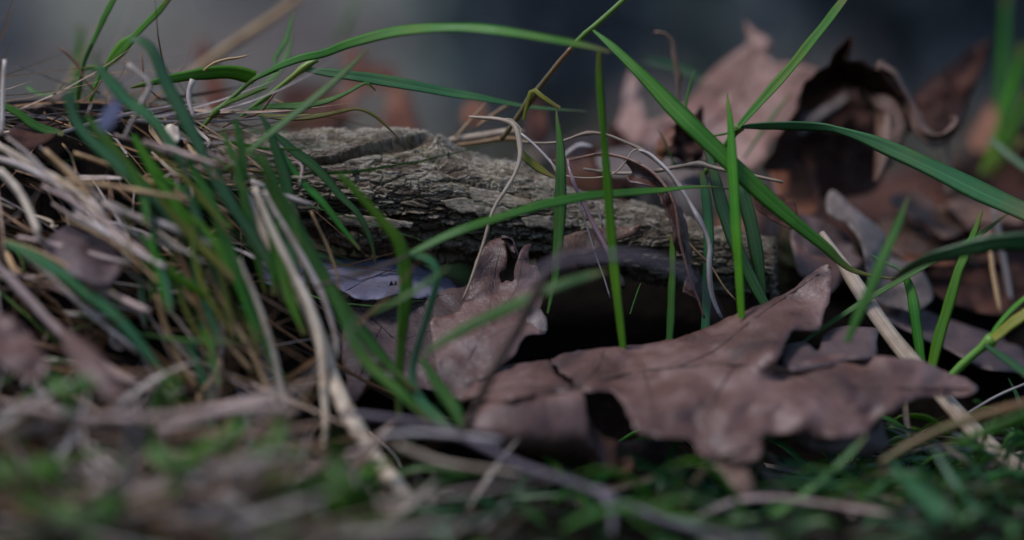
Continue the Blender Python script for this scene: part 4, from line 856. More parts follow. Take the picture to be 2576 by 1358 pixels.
G('bright green blade bent down from the branch face at centre left', '850,438 880,465 905,492 935,525 958,552 980,578 1000,603 1014,640 1019,690 1020,740 1014,800 1008,860 1004,930 1002,1010 1005,1060', [65.4, 65.6, 65.8, 65.8, 65.6], [14, 20, 22, 24, 27, 32, 38, 34, 28, 24, 22, 18, 16], 'grass_bright', roll=[10, 5, 20, 30], fold=0.25)
G('teal blade curling down from the fork below the branch', '1030,642 1062,646 1088,662 1100,690 1092,730 1078,780 1062,830 1046,880 1036,930 1040,970 1066,1020 1110,1062 1150,1095', [66, 66, 65.8, 65.4, 65, 64.6], [14, 22, 22, 18, 18, 18, 18, 18, 18, 24, 30, 30, 16], 'grass_teal', roll=[10, 40, 45, 30, 10])
G('dark green pointed blade drooping over the left bark face', '690,337 716,360 742,384 772,406 800,430 826,458 848,486 872,510 896,533 916,566 931,602 940,634 945,668', [68.6, 68.4, 68.2, 68.2], [12, 20, 24, 25, 24, 22, 19, 17, 16, 15, 12, 8, 4], 'grass_dark', roll=[25, 30, 10], fold=0.3)
G('second dark blade drooping below the pointed one over the bark', '706,376 730,418 759,458 784,482 808,506 832,536 856,568 880,598 905,628', [67.8, 67.6, 67.6], [8, 15, 18, 19, 19, 18, 15, 12, 5], 'grass_mid', roll=20)
G('broad dark blade standing at the left end of the branch', '655,290 675,325 695,380 712,430 722,470 735,520 745,560 758,620 770,680 780,740', [67.6, 67.4, 67.2, 67], [6, 18, 26, 29, 28, 26, 24, 20, 14, 8], 'grass_dark', roll=15)
G('wide soft green blade running from the mound to below the branch', '655,390 673,430 692,475 710,520 740,570 764,610 795,665 825,720 870,785 920,850 965,905 1010,950 1050,985', [63.6, 63.6, 63.4, 63.2], [20, 30, 34, 36, 38, 38, 36, 34, 32, 28, 24, 18, 8], 'grass_mid', roll=[10, 20, 35], fold=0.2)
G('blurred green blade slanting up right in front of the purple-brown leaf', '1070,890 1120,856 1180,822 1240,794 1300,766 1370,734 1430,712 1490,692 1525,682', [63, 63, 62.6, 62.6], [10, 22, 27, 28, 28, 27, 25, 20, 8], 'grass_mid', roll=15)
G('faint blurred blade crossing the purple-brown leaf', '930,790 985,765 1040,735 1090,700 1130,672', [63.5, 63.5], [6, 14, 16, 12, 4], 'grass_mid', roll=10)
# left mound blades
G('bluish green blade bowing over from the top left', '328,102 345,100 362,107 380,124 395,155 415,205 436,245 458,286 478,325 500,366 520,405 545,452 580,510 620,570 655,625 690,690 715,760', [65, 64.8, 64.4, 64, 63.6], [12, 20, 28, 32, 33, 34, 34, 34, 34, 34, 32, 30, 26, 20, 10], 'grass_teal', roll=[45, 20, 10, 20], fold=0.15)
G('teal curved blade left of the bowing one', '248,168 262,190 285,215 305,240 328,262 360,282 400,320 440,380 475,450', [63.8, 63.6, 63.4], [24, 28, 30, 30, 28, 26, 24, 20, 10], 'grass_teal', roll=[15, 25])
G('blue-green blade at the left rising to a broad folded tip', '172,238 178,270 192,308 220,345 248,372 280,400 310,430 345,465 390,505 430,560 465,620', [63, 62.8, 62.6], [30, 26, 28, 30, 30, 30, 28, 26, 22, 16, 8], 'grass_teal', roll=[10, 25])
G('mid green blade just right of the blue-green one', '215,292 245,325 278,368 310,410 340,445 375,482 415,525 455,580 500,650', [63.6, 63.4, 63], [12, 26, 30, 32, 32, 30, 26, 20, 8], 'grass_mid', roll=15)
G('bright green blade in the middle of the mound', '335,340 355,375 377,412 400,450 425,490 455,535 490,590 530,650 570,720', [63.8, 63.4, 63], [12, 24, 30, 32, 32, 30, 26, 18, 8], 'grass_bright', roll=10)
G('soft green blade parallel to the bowing blade lower down', '470,395 495,440 520,490 545,545 565,600 590,660 615,720 650,800', [63, 62.8, 62.4], [14, 24, 28, 30, 30, 26, 20, 8], 'grass_mid', roll=15)
G('teal strip between two straws near the mound centre', '460,465 490,530 510,585 530,650 555,720 575,790 590,850', [62.6, 62.4, 62], [14, 22, 26, 26, 24, 20, 10], 'grass_teal', roll=10)
G('narrow green blade near the left branch end', '560,330 580,380 600,440 618,510 632,580 650,660 668,740', [64.4, 64.2, 64], [8, 18, 22, 24, 22, 18, 8], 'grass_mid', roll=15)
G('green blade with its folded end over the left branch end', '590,300 600,330 605,370 612,420 610,480 622,540', [65, 65, 64.8], [10, 20, 22, 20, 16, 8], 'grass_mid', roll=10)
G('long blurred blade running down right at the lower left', '14,612 40,622 75,640 120,668 170,700 222,742 262,772 300,806 335,845 370,888 412,940', [60.6, 60.4, 60.2], [14, 24, 28, 30, 30, 30, 28, 28, 26, 22, 12], 'grass_teal', roll=[20, 10])
G('short green blade leaning right in the dark gap of the mound', '480,890 500,850 520,810 540,770 560,735', [62, 62.4], [8, 16, 20, 18, 6], 'grass_teal')
G('dark teal blade sinking into the gap below the mound', '470,860 490,900 510,950 530,1000 545,1040', [62, 61.6], [14, 22, 26, 26, 20], 'grass_teal', roll=15)
G('green blade lying across the lower straw bundle', '560,640 600,720 640,800 672,870 700,940 720,1000', [62.4, 62, 61.6], [10, 20, 24, 24, 20, 10], 'grass_mid', roll=15)
G('green blade descending right of the straw bundle', '830,720 860,790 890,860 930,920 975,960 1020,1000 1080,1060', [63.6, 63.2, 62.6], [14, 24, 28, 28, 26, 22, 10], 'grass_mid', roll=20)
G('two-toned green blade ending at the lower centre twig', '1060,900 1090,950 1120,995 1145,1030 1160,1070 1180,1090', [64.4, 64, 63.6], [12, 26, 34, 36, 26, 12], 'grass_mid', roll=15)
G('dark green blade behind the lower straw bundle', '850,745 890,800 930,850 970,905 1005,950 1030,985', [65.6, 65.4], [12, 20, 22, 22, 18, 8], 'grass_dark', roll=15)
p = plant('grass plant with two shoots at the upper left corner', 200, 300, 71.5)
stalk('stem', '196,290 197,236 204,190 212,154 232,108 254,62 272,25 292,-12', [71.5, 71.4, 71.2], [8, 10, 11, 12, 12, 11, 9], 'grass_mid', p, nodes=(0.2,))
ribbon('blade', '232,112 254,62 272,25 294,-15', [71.2, 71], [8, 14, 16, 14], 'grass_mid', p, roll=20)
stalk('stem', '225,260 245,205 267,168 285,148', [71.2, 71], [10, 11, 12, 12], 'grass_bright', p)
ribbon('blade', '268,166 280,152 298,132 316,112 330,100 345,84 370,58 398,30 430,-10', [71, 70.8, 70.6], [10, 26, 34, 30, 14, 15, 17, 16, 14], 'grass_bright', p, roll=[10, 20])
ribbon('blade', '212,175 228,168 246,172 256,185', [71.2, 71], [6, 12, 12, 6], 'grass_bright', p)
G('blurred bright blade standing behind the upper left plant', '185,330 190,260 196,190 200,110 205,60', [80, 80, 80], [26, 30, 26, 18, 8], 'grass_bright')
G('second blurred blade behind the upper left plant', '225,300 232,240 238,180 245,120', [79, 79], [20, 22, 16, 6], 'grass_mid')
G('green blade pointing left at the far left edge', '0,262 20,272 50,288 80,312 120,330 160,338', [68, 68, 68], [14, 18, 22, 24, 24, 16], 'grass_mid', roll=15)
G('faint blurred green blade behind the arching one at upper middle', '850,100 872,60 890,20 900,-20', [86, 87], [14, 16, 14, 10], 'grass_mid')
G('blurred green blade crossing behind the node straw at upper left', '640,240 665,215 700,180 725,130 735,75', [73, 73.5, 74], [8, 14, 16, 12, 4], 'grass_mid', roll=15)
G('soft green blade crossing above the branch left shoulder', '560,430 640,370 700,320 770,265 830,215 880,170 925,125', [66, 66.4, 66.6], [6, 14, 17, 18, 17, 14, 6], 'grass_mid', roll=20)
# right-hand blades
G('short green blade in front of the stone, bent at its top', '2318,912 2312,860 2305,810 2298,760 2290,725 2276,692 2262,676', [68.6, 68.8, 69.2], [24, 26, 27, 28, 26, 18, 6], 'grass_mid', roll=15)
G('bright green blade leaning right beside the short bent one', '2345,925 2355,880 2368,830 2382,785 2398,730 2412,680 2430,640 2455,575 2470,530', [68.2, 68.2, 68.4], [26, 28, 29, 28, 26, 24, 22, 16, 5], 'grass_bright', roll=15)
G('broad blurred teal blade entering from the right edge', '2620,608 2560,606 2500,610 2450,620 2400,632 2350,645 2310,660 2275,680 2240,706', [64.8, 65, 65.6, 66.4], [48, 46, 44, 40, 36, 30, 24, 18, 6], 'grass_teal', roll=[30, 25, 35])
G('slim dark green stem-like blade crossing under the teal blade', '2022,862 2080,820 2150,774 2215,735 2280,698 2340,664 2400,632 2470,588 2535,538', [68.6, 68.8, 69, 69.4], [9, 13, 14, 14, 14, 13, 13, 12, 6], 'grass_mid', roll=30, fold=0.5)
G('blurred green blade leaning through the middle of the right litter', '2130,862 2150,815 2172,765 2200,705 2222,650 2245,600 2268,545 2286,495', [64.6, 64.6, 64.8], [14, 22, 25, 26, 26, 24, 18, 6], 'grass_mid', roll=10)
G('thin teal blade falling over the pale folded leaf', '2190,640 2215,655 2240,665 2268,680', [71, 70.5], [4, 8, 10, 6], 'grass_teal')
p = plant('pale green grass stem forking at the lower right edge', 2380, 960, 67.5)
stalk('stem', '2370,975 2400,938 2440,900 2478,868 2500,850', [67.6, 67.4, 67.2], [18, 20, 21, 20], 'grass_stem', p, nodes=(0.92,))
ribbon('blade', '2478,868 2510,845 2545,815 2580,792 2620,770', [67.2, 66.8], [14, 24, 28, 30, 30], 'grass_yellow', p, roll=25)
ribbon('blade', '2485,858 2510,820 2545,780 2590,740', [67.4, 67.4], [8, 12, 13, 12], 'grass_bright', p, roll=25)
ribbon('blade', '2475,866 2510,890 2545,915 2585,945', [67, 66.6], [8, 18, 22, 22], 'grass_teal', p, roll=15)
G('blurred upright blade at the top right edge', '2500,420 2512,340 2520,240 2526,140 2530,40 2534,-20', [86, 86, 86], [22, 26, 26, 24, 20, 16], 'grass_mid')
G('blurred leaning blade in the right edge clump', '2470,450 2500,380 2530,290 2555,200 2576,110', [82, 82, 82], [20, 28, 30, 26, 18], 'grass_bright')
G('second blurred leaning blade in the right edge clump', '2500,440 2530,370 2560,300 2590,230', [80, 80], [18, 26, 28, 22], 'grass_bright')
G('yellow-green blurred blade low in the right edge clump', '2465,470 2490,430 2530,390 2576,350', [80, 80], [14, 24, 24, 18], 'grass_yellow')
G('pale blue blurred blade at the right edge', '2490,350 2520,375 2550,400 2590,430', [77, 76], [14, 18, 20, 18], 'grass_teal')
G('blurred faint teal blade behind the long falling blade', '1620,150 1680,165 1730,180 1780,212', [80, 79.5], [8, 16, 16, 6], 'grass_teal')
G('thin blurred blade in front of the pink leaf at right', '1870,400 1910,340 1950,285 1990,235', [74, 74.5], [5, 9, 9, 4], 'grass_mid')
G('broad teal blade low in the right foreground', '2240,1160 2262,1190 2295,1225 2330,1256 2370,1290 2420,1330 2460,1372', [61, 60.6, 60], [8, 28, 46, 58, 62, 64, 64], 'grass_teal', roll=[30, 15])
G('dark green blade crossing in front of the big leaf hanging lobe', '1850,1370 1920,1318 1990,1270 2050,1222 2100,1180 2150,1130 2180,1095', [61.8, 62.2, 62.6], [22, 22, 20, 20, 18, 16, 8], 'grass_mid', roll=15)
G('curved blade from the right edge to the purple twig tip', '2620,1040 2560,1055 2480,1085 2420,1110 2380,1120', [62, 62, 62.4], [30, 32, 26, 20, 10], 'grass_mid', roll=20)
# straw and dry stems
S('pale curled straw hanging in front of the branch right shoulder', '1180,293 1210,296 1240,298 1272,304 1292,314 1303,338 1309,372 1307,405 1294,440 1272,478 1250,510 1234,545 1224,585 1212,625 1196,672 1180,716 1163,756', [70, 69.2, 68.8, 68.6, 68.6], [6, 9, 10, 11, 12, 12, 11, 10, 9, 8, 8, 7, 7, 6, 5], 'straw_pale', wob=0.3)
S('loose pale straw loop crossing the grey straw knot', '1260,300 1285,300 1305,318 1312,330 1300,340', [69.6, 69.4], [4, 5, 5, 4], 'straw_pale')
S('pale straw with a node running right from the knot', '1300,355 1350,360 1400,358 1435,348 1455,340 1490,334 1530,340 1570,356 1605,372 1640,396 1680,432 1705,470', [70, 69.8, 69.6, 69.4], [6, 7, 7, 8, 8, 8, 8, 8, 8, 7], 'straw_pale', nodes=(0.41, 0.74))
S('jointed whitish straw hanging down past the rolled strip', '1606,377 1630,384 1655,404 1689,438 1717,480 1729,498 1753,541 1776,586 1786,622 1784,655 1786,711 1795,755 1815,800', [69.4, 69, 68.8, 68.8, 69], [6, 8, 9, 9, 9, 9, 10, 12, 14, 15, 15, 12, 8], 'straw_grey', nodes=(0.31, 0.49))
S('cream straw lying across behind the upright blade, bent once', '1467,425 1520,432 1572,436 1650,430 1700,420 1756,412 1790,420 1834,430 1900,443 1970,458', [70.2, 69.8, 69.4, 69.2], [7, 8, 9, 10, 10, 10, 10, 9, 8], 'straw_pale', nodes=(0.57,))
S('thin straw loop sagging over the branch right shoulder', '1383,400 1400,432 1440,445 1500,447 1545,436 1575,405 1590,380 1606,375', [69.8, 69.4, 69.2], [4, 4, 4, 4, 4, 4], 'straw_pale')
S('purple dried stem ending in a dark open cup', '1428,400 1436,440 1447,469 1478,533 1506,588 1534,641 1550,680 1556,697', [69.4, 69, 68.6, 68.4], [6, 8, 9, 10, 11, 11, 12], 'stem_purple')
cup = S('dark open seed cup at the tip of the purple stem', '1552,688 1556,700 1558,712 1557,722', [68.4, 68.3], [13, 22, 31, 33], 'twig_dark', n=10)
S('thin tan stem slanting behind the hanging strip to the lower leaf', '1700,570 1740,620 1785,665 1820,720 1850,755', [70.2, 69.8, 69.6], [5, 6, 6, 5], 'straw_tan')
S('fine straw hanging left of the purple stem', '1430,420 1450,470 1460,520 1480,580 1498,640 1520,700 1535,750', [69.2, 69, 69], [4, 5, 5, 5, 4, 3], 'straw_grey')
S('grey broken straw piece between purple stem and narrow blade', '1500,505 1508,535 1516,572', [69, 69], [5, 6, 5], 'straw_grey')
S('golden straw rising behind the branch crest', '1145,345 1170,318 1195,290 1222,260', [72, 72.4], [6, 7, 7, 5], 'straw_tan')
S('second golden straw behind the branch, right of the first', '1200,318 1230,296 1260,275 1284,262', [72, 72.4], [6, 8, 8, 6], 'straw_tan')
S('horizontal straw sheath bundle behind the branch crest', '1130,352 1190,346 1240,338 1290,330 1320,332', [72.2, 72], [14, 20, 22, 18, 10], 'straw_pale', wob=0.3)
S('lower straw sheath strand below the bundle', '1150,365 1210,358 1260,350 1310,352 1360,372', [71.8, 71.6], [8, 12, 14, 10, 6], 'straw_tan', wob=0.3)
S('grey twisted straw strand running right of the knot', '1310,335 1340,360 1370,390 1395,420 1410,455', [70, 69.6], [6, 7, 7, 6, 4], 'straw_grey')
S('brown thin straw lying behind the upright scarred blade', '1390,405 1440,400 1500,390 1545,392 1580,402', [71, 70.6], [6, 8, 8, 7, 5], 'straw_brown')
S('short grey straw stub behind the brown thin straw', '1410,400 1435,380 1460,365 1490,370', [72.5, 72.5], [8, 12, 12, 8], 'straw_grey')
S('dead drooping bud on a thin stem at upper right', '1646,82 1665,82 1682,92 1692,108 1696,140 1704,170 1707,200 1706,240 1704,290', [73, 73, 73], [7, 7, 6, 15, 14, 16, 8, 5, 4], 'leaf_brown', wob=0.5)
G('yellowed short blade slanting down behind the pale curled straw', '1300,360 1315,390 1340,412 1365,430 1395,448', [69.4, 69.2], [6, 18, 22, 18, 6], 'grass_yellow', roll=20)
r_ = empty('dead_leaf', W(1761., 755., 0.69)); tag(r_, 'rolled narrow brown leaf strip hanging by its midrib', 'leaf')
ruled('rolled_blade', '1572,405 1600,405 1634,428 1660,455 1680,485 1695,510 1705,545 1711,600 1716,640', [69.4, 69, 68.8, 68.6, 68.6, 68.6, 68.8], '1576,440 1584,458 1608,462 1640,472 1662,505 1678,540 1690,570 1698,605 1708,640', [69.2, 69, 68.8, 68.8, 68.8, 69], 'leaf_lilac', r_, bulge=0.28, seed=71, m=10)
ruled('rolled_blade', '1700,510 1710,560 1716,620 1726,670 1742,712', 68.8, '1716,530 1722,590 1730,650 1738,690 1748,715', 69.4, 'leaf_umber', r_, bulge=0.1, seed=72, m=8, n=24)
stalk('midrib', '1425,405 1470,394 1517,386 1578,399 1634,427 1672,466 1692,502 1703,544 1709,600 1723,655 1739,711 1761,765 1772,800', [70.2, 69.6, 68.9, 68.6, 68.5, 68.6, 68.8], [5, 6, 7, 8, 8, 8, 7, 7, 6], 'leaf_pink', r_)
ruled('leaf_shred', '1736,690 1722,712 1718,735', 68.8, '1742,712 1752,735 1758,755', 68.9, 'leaf_lilac', r_, n=14, m=8, seed=73)
tag(ribbon('straw', '2066,585 2095,628 2128,678 2165,735 2205,795 2250,857 2300,917 2350,976 2405,1038 2460,1096 2520,1150 2610,1215', [69.8, 69.2, 68.6, 68, 67.4, 66.8], [16, 28, 36, 40, 41, 42, 42, 43, 43, 44, 44], 'straw_buff', roll=[10, 20, 15], fold=0.18, th=0.0007), 'thick flat ribbed straw slanting behind the big leaf at right', 'straw')
S('pale straw fragment at the bottom of the thick tan straw', '2395,1090 2420,1100 2445,1108 2470,1120', [66.4, 66.4], [6, 12, 12, 6], 'straw_pale', wob=0.6)
S('thin grey straw lying on the grass right of the big leaf', '2320,1130 2400,1128 2470,1135 2520,1150', [66.2, 66], [6, 9, 10, 8], 'straw_grey')
S('pale thin straw rising to the right edge', '2400,1060 2450,1030 2510,995 2580,965', [68, 68.4], [5, 6, 6, 6], 'straw_grey')
S('tan blurred straw upright at the right edge', '2490,620 2496,670 2506,730 2518,790', [73, 72.6], [10, 12, 12, 9], 'straw_tan')
S('grey blurred straw upright next to the tan one', '2500,520 2515,600 2530,680 2545,760', [75, 74.6], [12, 14, 14, 10], 'straw_grey')
S('whitish straw standing below the curled leaf rim', '2384,345 2382,400 2386,450 2388,490', [78, 78], [12, 14, 14, 12], 'straw_pale')
S('thin blurred tan straw high at the right side of the litter', '2420,640 2450,630 2490,600 2530,560', [77, 77], [4, 6, 6, 4], 'straw_tan')
# twigs
TW('blurred tan stalk rising behind the upper left', '470,200 514,161 583,113 651,69 700,35 760,-10', [79, 79.5, 80.5], [20, 22, 24, 26, 24, 20], 'straw_tan')
TW('dark brown twig slanting in front of the purple-brown leaf', '1425,615 1395,660 1362,716 1330,776 1298,838 1262,900 1225,965 1195,1030 1160,1090', [62.2, 62.4, 62.6, 62.8], [20, 22, 24, 24, 24, 24, 22, 20, 18], 'twig_dark', wob=0.15)
TW('blurred mauve-grey twig bowed over the black hollow', '1300,720 1345,690 1385,668 1430,655 1500,646 1560,644 1620,650 1680,666 1730,696 1770,738 1800,785 1815,830', [58.8, 58.9, 59, 59.4, 60.2], [6, 12, 16, 18, 20, 20, 19, 18, 16, 13, 9, 5], 'twig_mauve', wob=0.3)
p = tag(empty('twig', W(1300., 1170., 0.61)), 'long mauve twig running along the bottom to the right', 'twig')
stalk('stem', '860,1040 923,1046 1029,1060 1117,1081 1222,1127 1310,1172 1416,1208 1514,1243 1592,1278 1697,1317 1820,1345 1960,1372', [62, 61.4, 60.8, 60.2, 59.4, 58.6], [14, 16, 18, 20, 21, 21, 20, 20, 18, 18, 18], 'twig_mauve', p, wob=0.15, nodes=(0.62,))
stalk('side_twig', '1514,1243 1530,1262 1540,1290 1542,1325 1538,1350', [59.8, 59.4], [16, 16, 17, 16, 10], 'twig_mauve', p)
TW('brown twig low at the right foreground fading to mauve', '1700,1330 1760,1300 1830,1268 1884,1256 1960,1254 2050,1266 2120,1276 2182,1287 2260,1298 2330,1310', [61.4, 61.4, 61], [12, 15, 17, 18, 18, 18, 18, 16, 12], 'straw_pink', wob=0.15)
TW('dark green-brown stem with purple base entering at right', '2215,1166 2245,1146 2302,1112 2381,1076 2450,1052 2520,1032 2600,1010', [62.6, 62.6, 62.4], [16, 20, 22, 23, 23, 24, 24], 'grass_stem_brown')
TW('dark thin twig crossing under the branch to the left', '790,725 850,705 920,685 990,660 1030,640', [64.6, 65], [8, 10, 11, 10, 6], 'twig_dark')
# left mound and front: individual straws
S('thick pale straw bundle strand running down to the bottom centre', '598,440 625,500 650,560 690,640 735,715 780,790 812,870 835,950 870,1030 918,1110 970,1185 1030,1260 1085,1330 1110,1375', [65, 64.6, 64, 63, 60.5, 58, 55.5], [14, 18, 20, 22, 24, 30, 38, 40, 38, 36, 36, 38, 40, 38], 'straw_pale', wob=0.3)
S('second pale strand joined along the thick bundle', '640,470 668,540 700,610 740,690 775,760 800,830 812,900 815,980 820,1060 812,1130', [63, 62.6, 62, 61.2], [12, 15, 17, 18, 20, 22, 24, 22, 20, 14], 'straw_pale', wob=0.25)
S('greyish strand on the right of the thick bundle', '665,480 700,545 740,610 780,680 815,750 840,830 850,900', [63.6, 63.2, 62.8], [10, 13, 14, 14, 14, 12, 8], 'straw_grey', wob=0.2)
S('pale rod of straw leaning against the left branch end', '630,455 670,472 710,490 750,505 785,515', [66.6, 66.8], [13, 16, 17, 17, 13], 'straw_grey')
S('bleached straw running right across the mound middle', '258,510 300,530 350,548 400,560 450,580 500,600 545,625', [62.8, 62.4], [12, 18, 20, 20, 20, 18, 12], 'straw_grey', wob=0.15)
S('pinkish straw from the left edge down to the dark gap', '-20,655 30,705 80,760 130,815 180,860 235,900 290,940 350,970 395,985', [61.4, 61, 60.4], [18, 22, 24, 25, 26, 27, 28, 26, 14], 'straw_pink', wob=0.12)
S('whitish straw crossing the upper left corner of the mound', '-20,360 30,385 80,415 130,445 180,475 220,510 260,560', [65, 64.6, 64], [14, 18, 20, 20, 18, 16, 10], 'straw_pale', wob=0.15)
S('second whitish straw below it at the left edge', '-20,420 20,450 60,500 85,560 100,610', [64, 63.4], [14, 18, 20, 18, 10], 'straw_grey', wob=0.15)
S('grey straw fanning right from the left edge', '-20,395 40,412 100,440 160,480 200,530 240,590', [64.4, 63.8], [12, 16, 18, 16, 12], 'straw_grey', wob=0.15)
S('thin upright grey straw at the far left edge', '4,340 6,280 8,220 12,150', [67, 67.2], [13, 13, 12, 10], 'straw_grey')
S('lilac bent straw with an elbow at the top of the mound', '322,160 345,180 368,200 378,215 370,235 355,262 345,285 325,320 312,350', [65.4, 65.2], [10, 12, 13, 14, 14, 14, 13, 11, 8], 'straw_grey')
S('pale drooping straw behind the bowing blade', '350,290 385,312 410,345 425,385', [65.2, 65], [10, 14, 14, 8], 'straw_pink')
S('grey upright straw behind the broad left blade', '485,200 475,235 478,265 490,300', [68.6, 68.4], [14, 12, 10, 8], 'straw_grey')
S('rusty thin stem standing on the mound top', '356,130 360,180 362,230 365,270', [70.4, 70.2], [4, 5, 5, 4], 'straw_brown')
S('dark forked dry stem at the top left plant', '148,118 175,140 195,162 205,185 225,215 252,235', [71, 70.8], [5, 8, 8, 6, 6, 5], 'straw_brown', wob=0.3)
S('curling tan dry blade tip above the broad left blade', '512,178 535,160 565,150 600,145 628,138', [69, 69.2], [6, 8, 8, 7, 3], 'straw_tan', wob=0.2)
S('orange bent straw arching over the branch left crest', '690,250 720,262 760,270 800,272', [70.4, 70.2], [4, 5, 5, 4], 'straw_tan')
S('brown straw leaning from the node plant toward the branch', '655,262 690,235 715,205 730,190', [70.6, 70.4], [6, 7, 6, 4], 'straw_brown')
S('tan straw forming an upright loop by the node plant', '560,320 600,300 650,285 680,250 695,228', [69.8, 69.6], [5, 6, 6, 6, 4], 'straw_brown')
S('white straw over the pointed blade on the bark', '700,475 715,455 735,445 760,447 790,440', [67.4, 67.6], [5, 6, 6, 5, 3], 'straw_pale')
S('brown curled wisp beside the white straw on the bark', '735,410 750,408 760,420 758,440 752,470', [67.8, 67.6], [4, 6, 7, 6, 4], 'straw_pink')
S('tan straw hanging below the left bark face', '782,530 800,570 820,610 835,650 848,690 855,740', [67.2, 67], [6, 7, 8, 8, 7, 5], 'straw_tan')
S('pale horizontal straw at the bottom left of centre', '951,1096 1010,1090 1064,1090 1120,1094 1170,1099 1230,1104 1261,1110', [61, 61.2], [14, 16, 16, 16, 16, 18, 14], 'straw_grey')
S('pale straw just under the mauve twig', '1000,1118 1060,1145 1110,1162 1187,1176 1250,1183 1310,1190', [60.4, 60.4], [14, 18, 16, 14, 12, 8], 'straw_pale')
S('blurred pale straw crossing bottom centre diagonally', '1180,1370 1215,1335 1250,1295 1278,1265', [60, 60], [10, 12, 12, 5], 'straw_grey')
S('bent pinkish straw elbow in the bottom left', '500,1130 530,1160 560,1185 580,1180 600,1150 620,1110', [60, 60], [10, 13, 14, 14, 14, 10], 'straw_pink')
S('blurred pale straw curving at the bottom left', '225,1160 245,1200 265,1240 300,1280 330,1330 350,1372', [58, 57.6], [16, 22, 24, 26, 26, 24], 'straw_grey')
S('broad blurred pale stalk at the bottom middle left', '500,1190 545,1230 590,1270 640,1310 690,1350 720,1380', [58, 57.4], [22, 32, 36, 36, 34, 30], 'straw_grey')
S('blurred vertical pale straw at bottom left', '320,1240 330,1290 345,1340 360,1380', [57.4, 57], [22, 26, 28, 26], 'straw_grey')
S('pinkish blurred stem along the lower left', '0,1020 100,1030 200,1050 300,1052 420,1050 540,1035 650,1025 750,1030', [58.6, 58.8, 59], [18, 24, 26, 28, 30, 30, 26, 18], 'straw_pink', wob=0.2)
S('grey blurred straw from the left edge downwards', '0,850 40,900 80,950 110,1000 150,1040', [60, 59.4], [16, 20, 22, 20, 14], 'straw_grey')
S('short grey straw standing in the left gap', '82,900 75,935 60,975', [60.4, 60.2], [20, 18, 14], 'straw_grey')
S('tan straw rising through the dark gap', '395,740 410,800 430,860 460,920 500,980', [62, 61.4], [10, 12, 13, 12, 10], 'straw_tan')
S('brown thick dry stem crossing the dark gap', '440,600 460,660 490,740 520,820 545,890 570,960', [62.6, 62], [10, 14, 16, 16, 14, 10], 'straw_brown')
S('tan straw right of the brown dry stem', '520,680 560,760 600,830 640,900 670,970 700,1040', [62.2, 61.6], [10, 13, 14, 14, 14, 10], 'straw_tan')
S('pale olive stalk next to the green lower blade', '600,650 640,740 668,820 690,890 705,960 720,1020', [61.8, 61.2], [10, 14, 16, 16, 14, 10], 'straw_pale')
S('curling rusty straw low in the dark gap', '505,1030 500,1000 520,970 545,940 555,905', [61.6, 61.8], [12, 14, 14, 12, 8], 'straw_tan')

# fine and broad blades of the clump at left that nothing tells apart
r9 = np.random.default_rng(9)
for q in range(46):
    x0 = r9.uniform(300, 720); y0 = r9.uniform(330, 760); ang = R(r9.normal(-62, 14)); ln = r9.uniform(150, 330)
    dc = r9.uniform(61.6, 65.0) - (y0 - 330) * 0.0035; w = r9.choice([5, 8, 12, 20, 26]); b1 = r9.normal(0, 16)
    x1, y1 = x0 + math.cos(ang) * ln, y0 - math.sin(ang) * ln
    pts = np.array([(x0, y0), (x0 + (x1 - x0) * .35 + b1, y0 + (y1 - y0) * .3), (x0 + (x1 - x0) * .7 + b1, y0 + (y1 - y0) * .65), (x1, y1)])
    if x1 > 770: continue
    o = ribbon('grass_shoot', pts, settle(pts, [dc + .4, dc, dc - .5]), [w * .25, w * .8, w, w * .9, w * .6], ['grass_mid', 'grass_teal', 'grass_dark', 'grass_bright', 'grass_yellow', 'grass_mid'][int(r9.integers(6))], roll=r9.uniform(-35, 35), n=18)
    tag(o, 'green blade in the dense blurred clump left of the branch', 'grass blade', 'green blades of the left clump')
for q in range(75):
    x0 = r9.uniform(1250, 2560) if q < 40 else r9.uniform(2080, 2640); y0 = r9.uniform(1080, 1330) if q < 40 else r9.uniform(1040, 1270); ang = R(r9.choice([r9.normal(25, 18), r9.normal(150, 16)])); ln = r9.uniform(110, 320)
    dc = 100 * 0.116 / math.tan(R(5) + math.atan((y0 - 679) * PX)) - r9.uniform(0.6, 1.6); w = r9.choice([6, 9, 13, 17])
    x1, y1 = x0 + math.cos(ang) * ln, y0 - math.sin(ang) * ln * .5; sag = r9.uniform(5, 45)
    pts = np.array([(x0, y0), (x0 + (x1 - x0) * .35, y0 + (y1 - y0) * .5 - sag), (x0 + (x1 - x0) * .7, y0 + (y1 - y0) * .8 - sag * .8), (x1, y1 + sag * .4)])
    o = ribbon('grass_shoot', pts, [dc + .3, dc, dc - .3, dc - .2], [w * .7, w, w, w * .7, w * .15], ['grass_mid', 'grass_teal', 'grass_dark', 'grass_mid', 'grass_bright'][int(r9.integers(5))], roll=r9.uniform(-40, 40), n=18)
    tag(o, 'low green blade lying in the grass below the big leaf', 'grass blade', 'low green blades at the lower right')
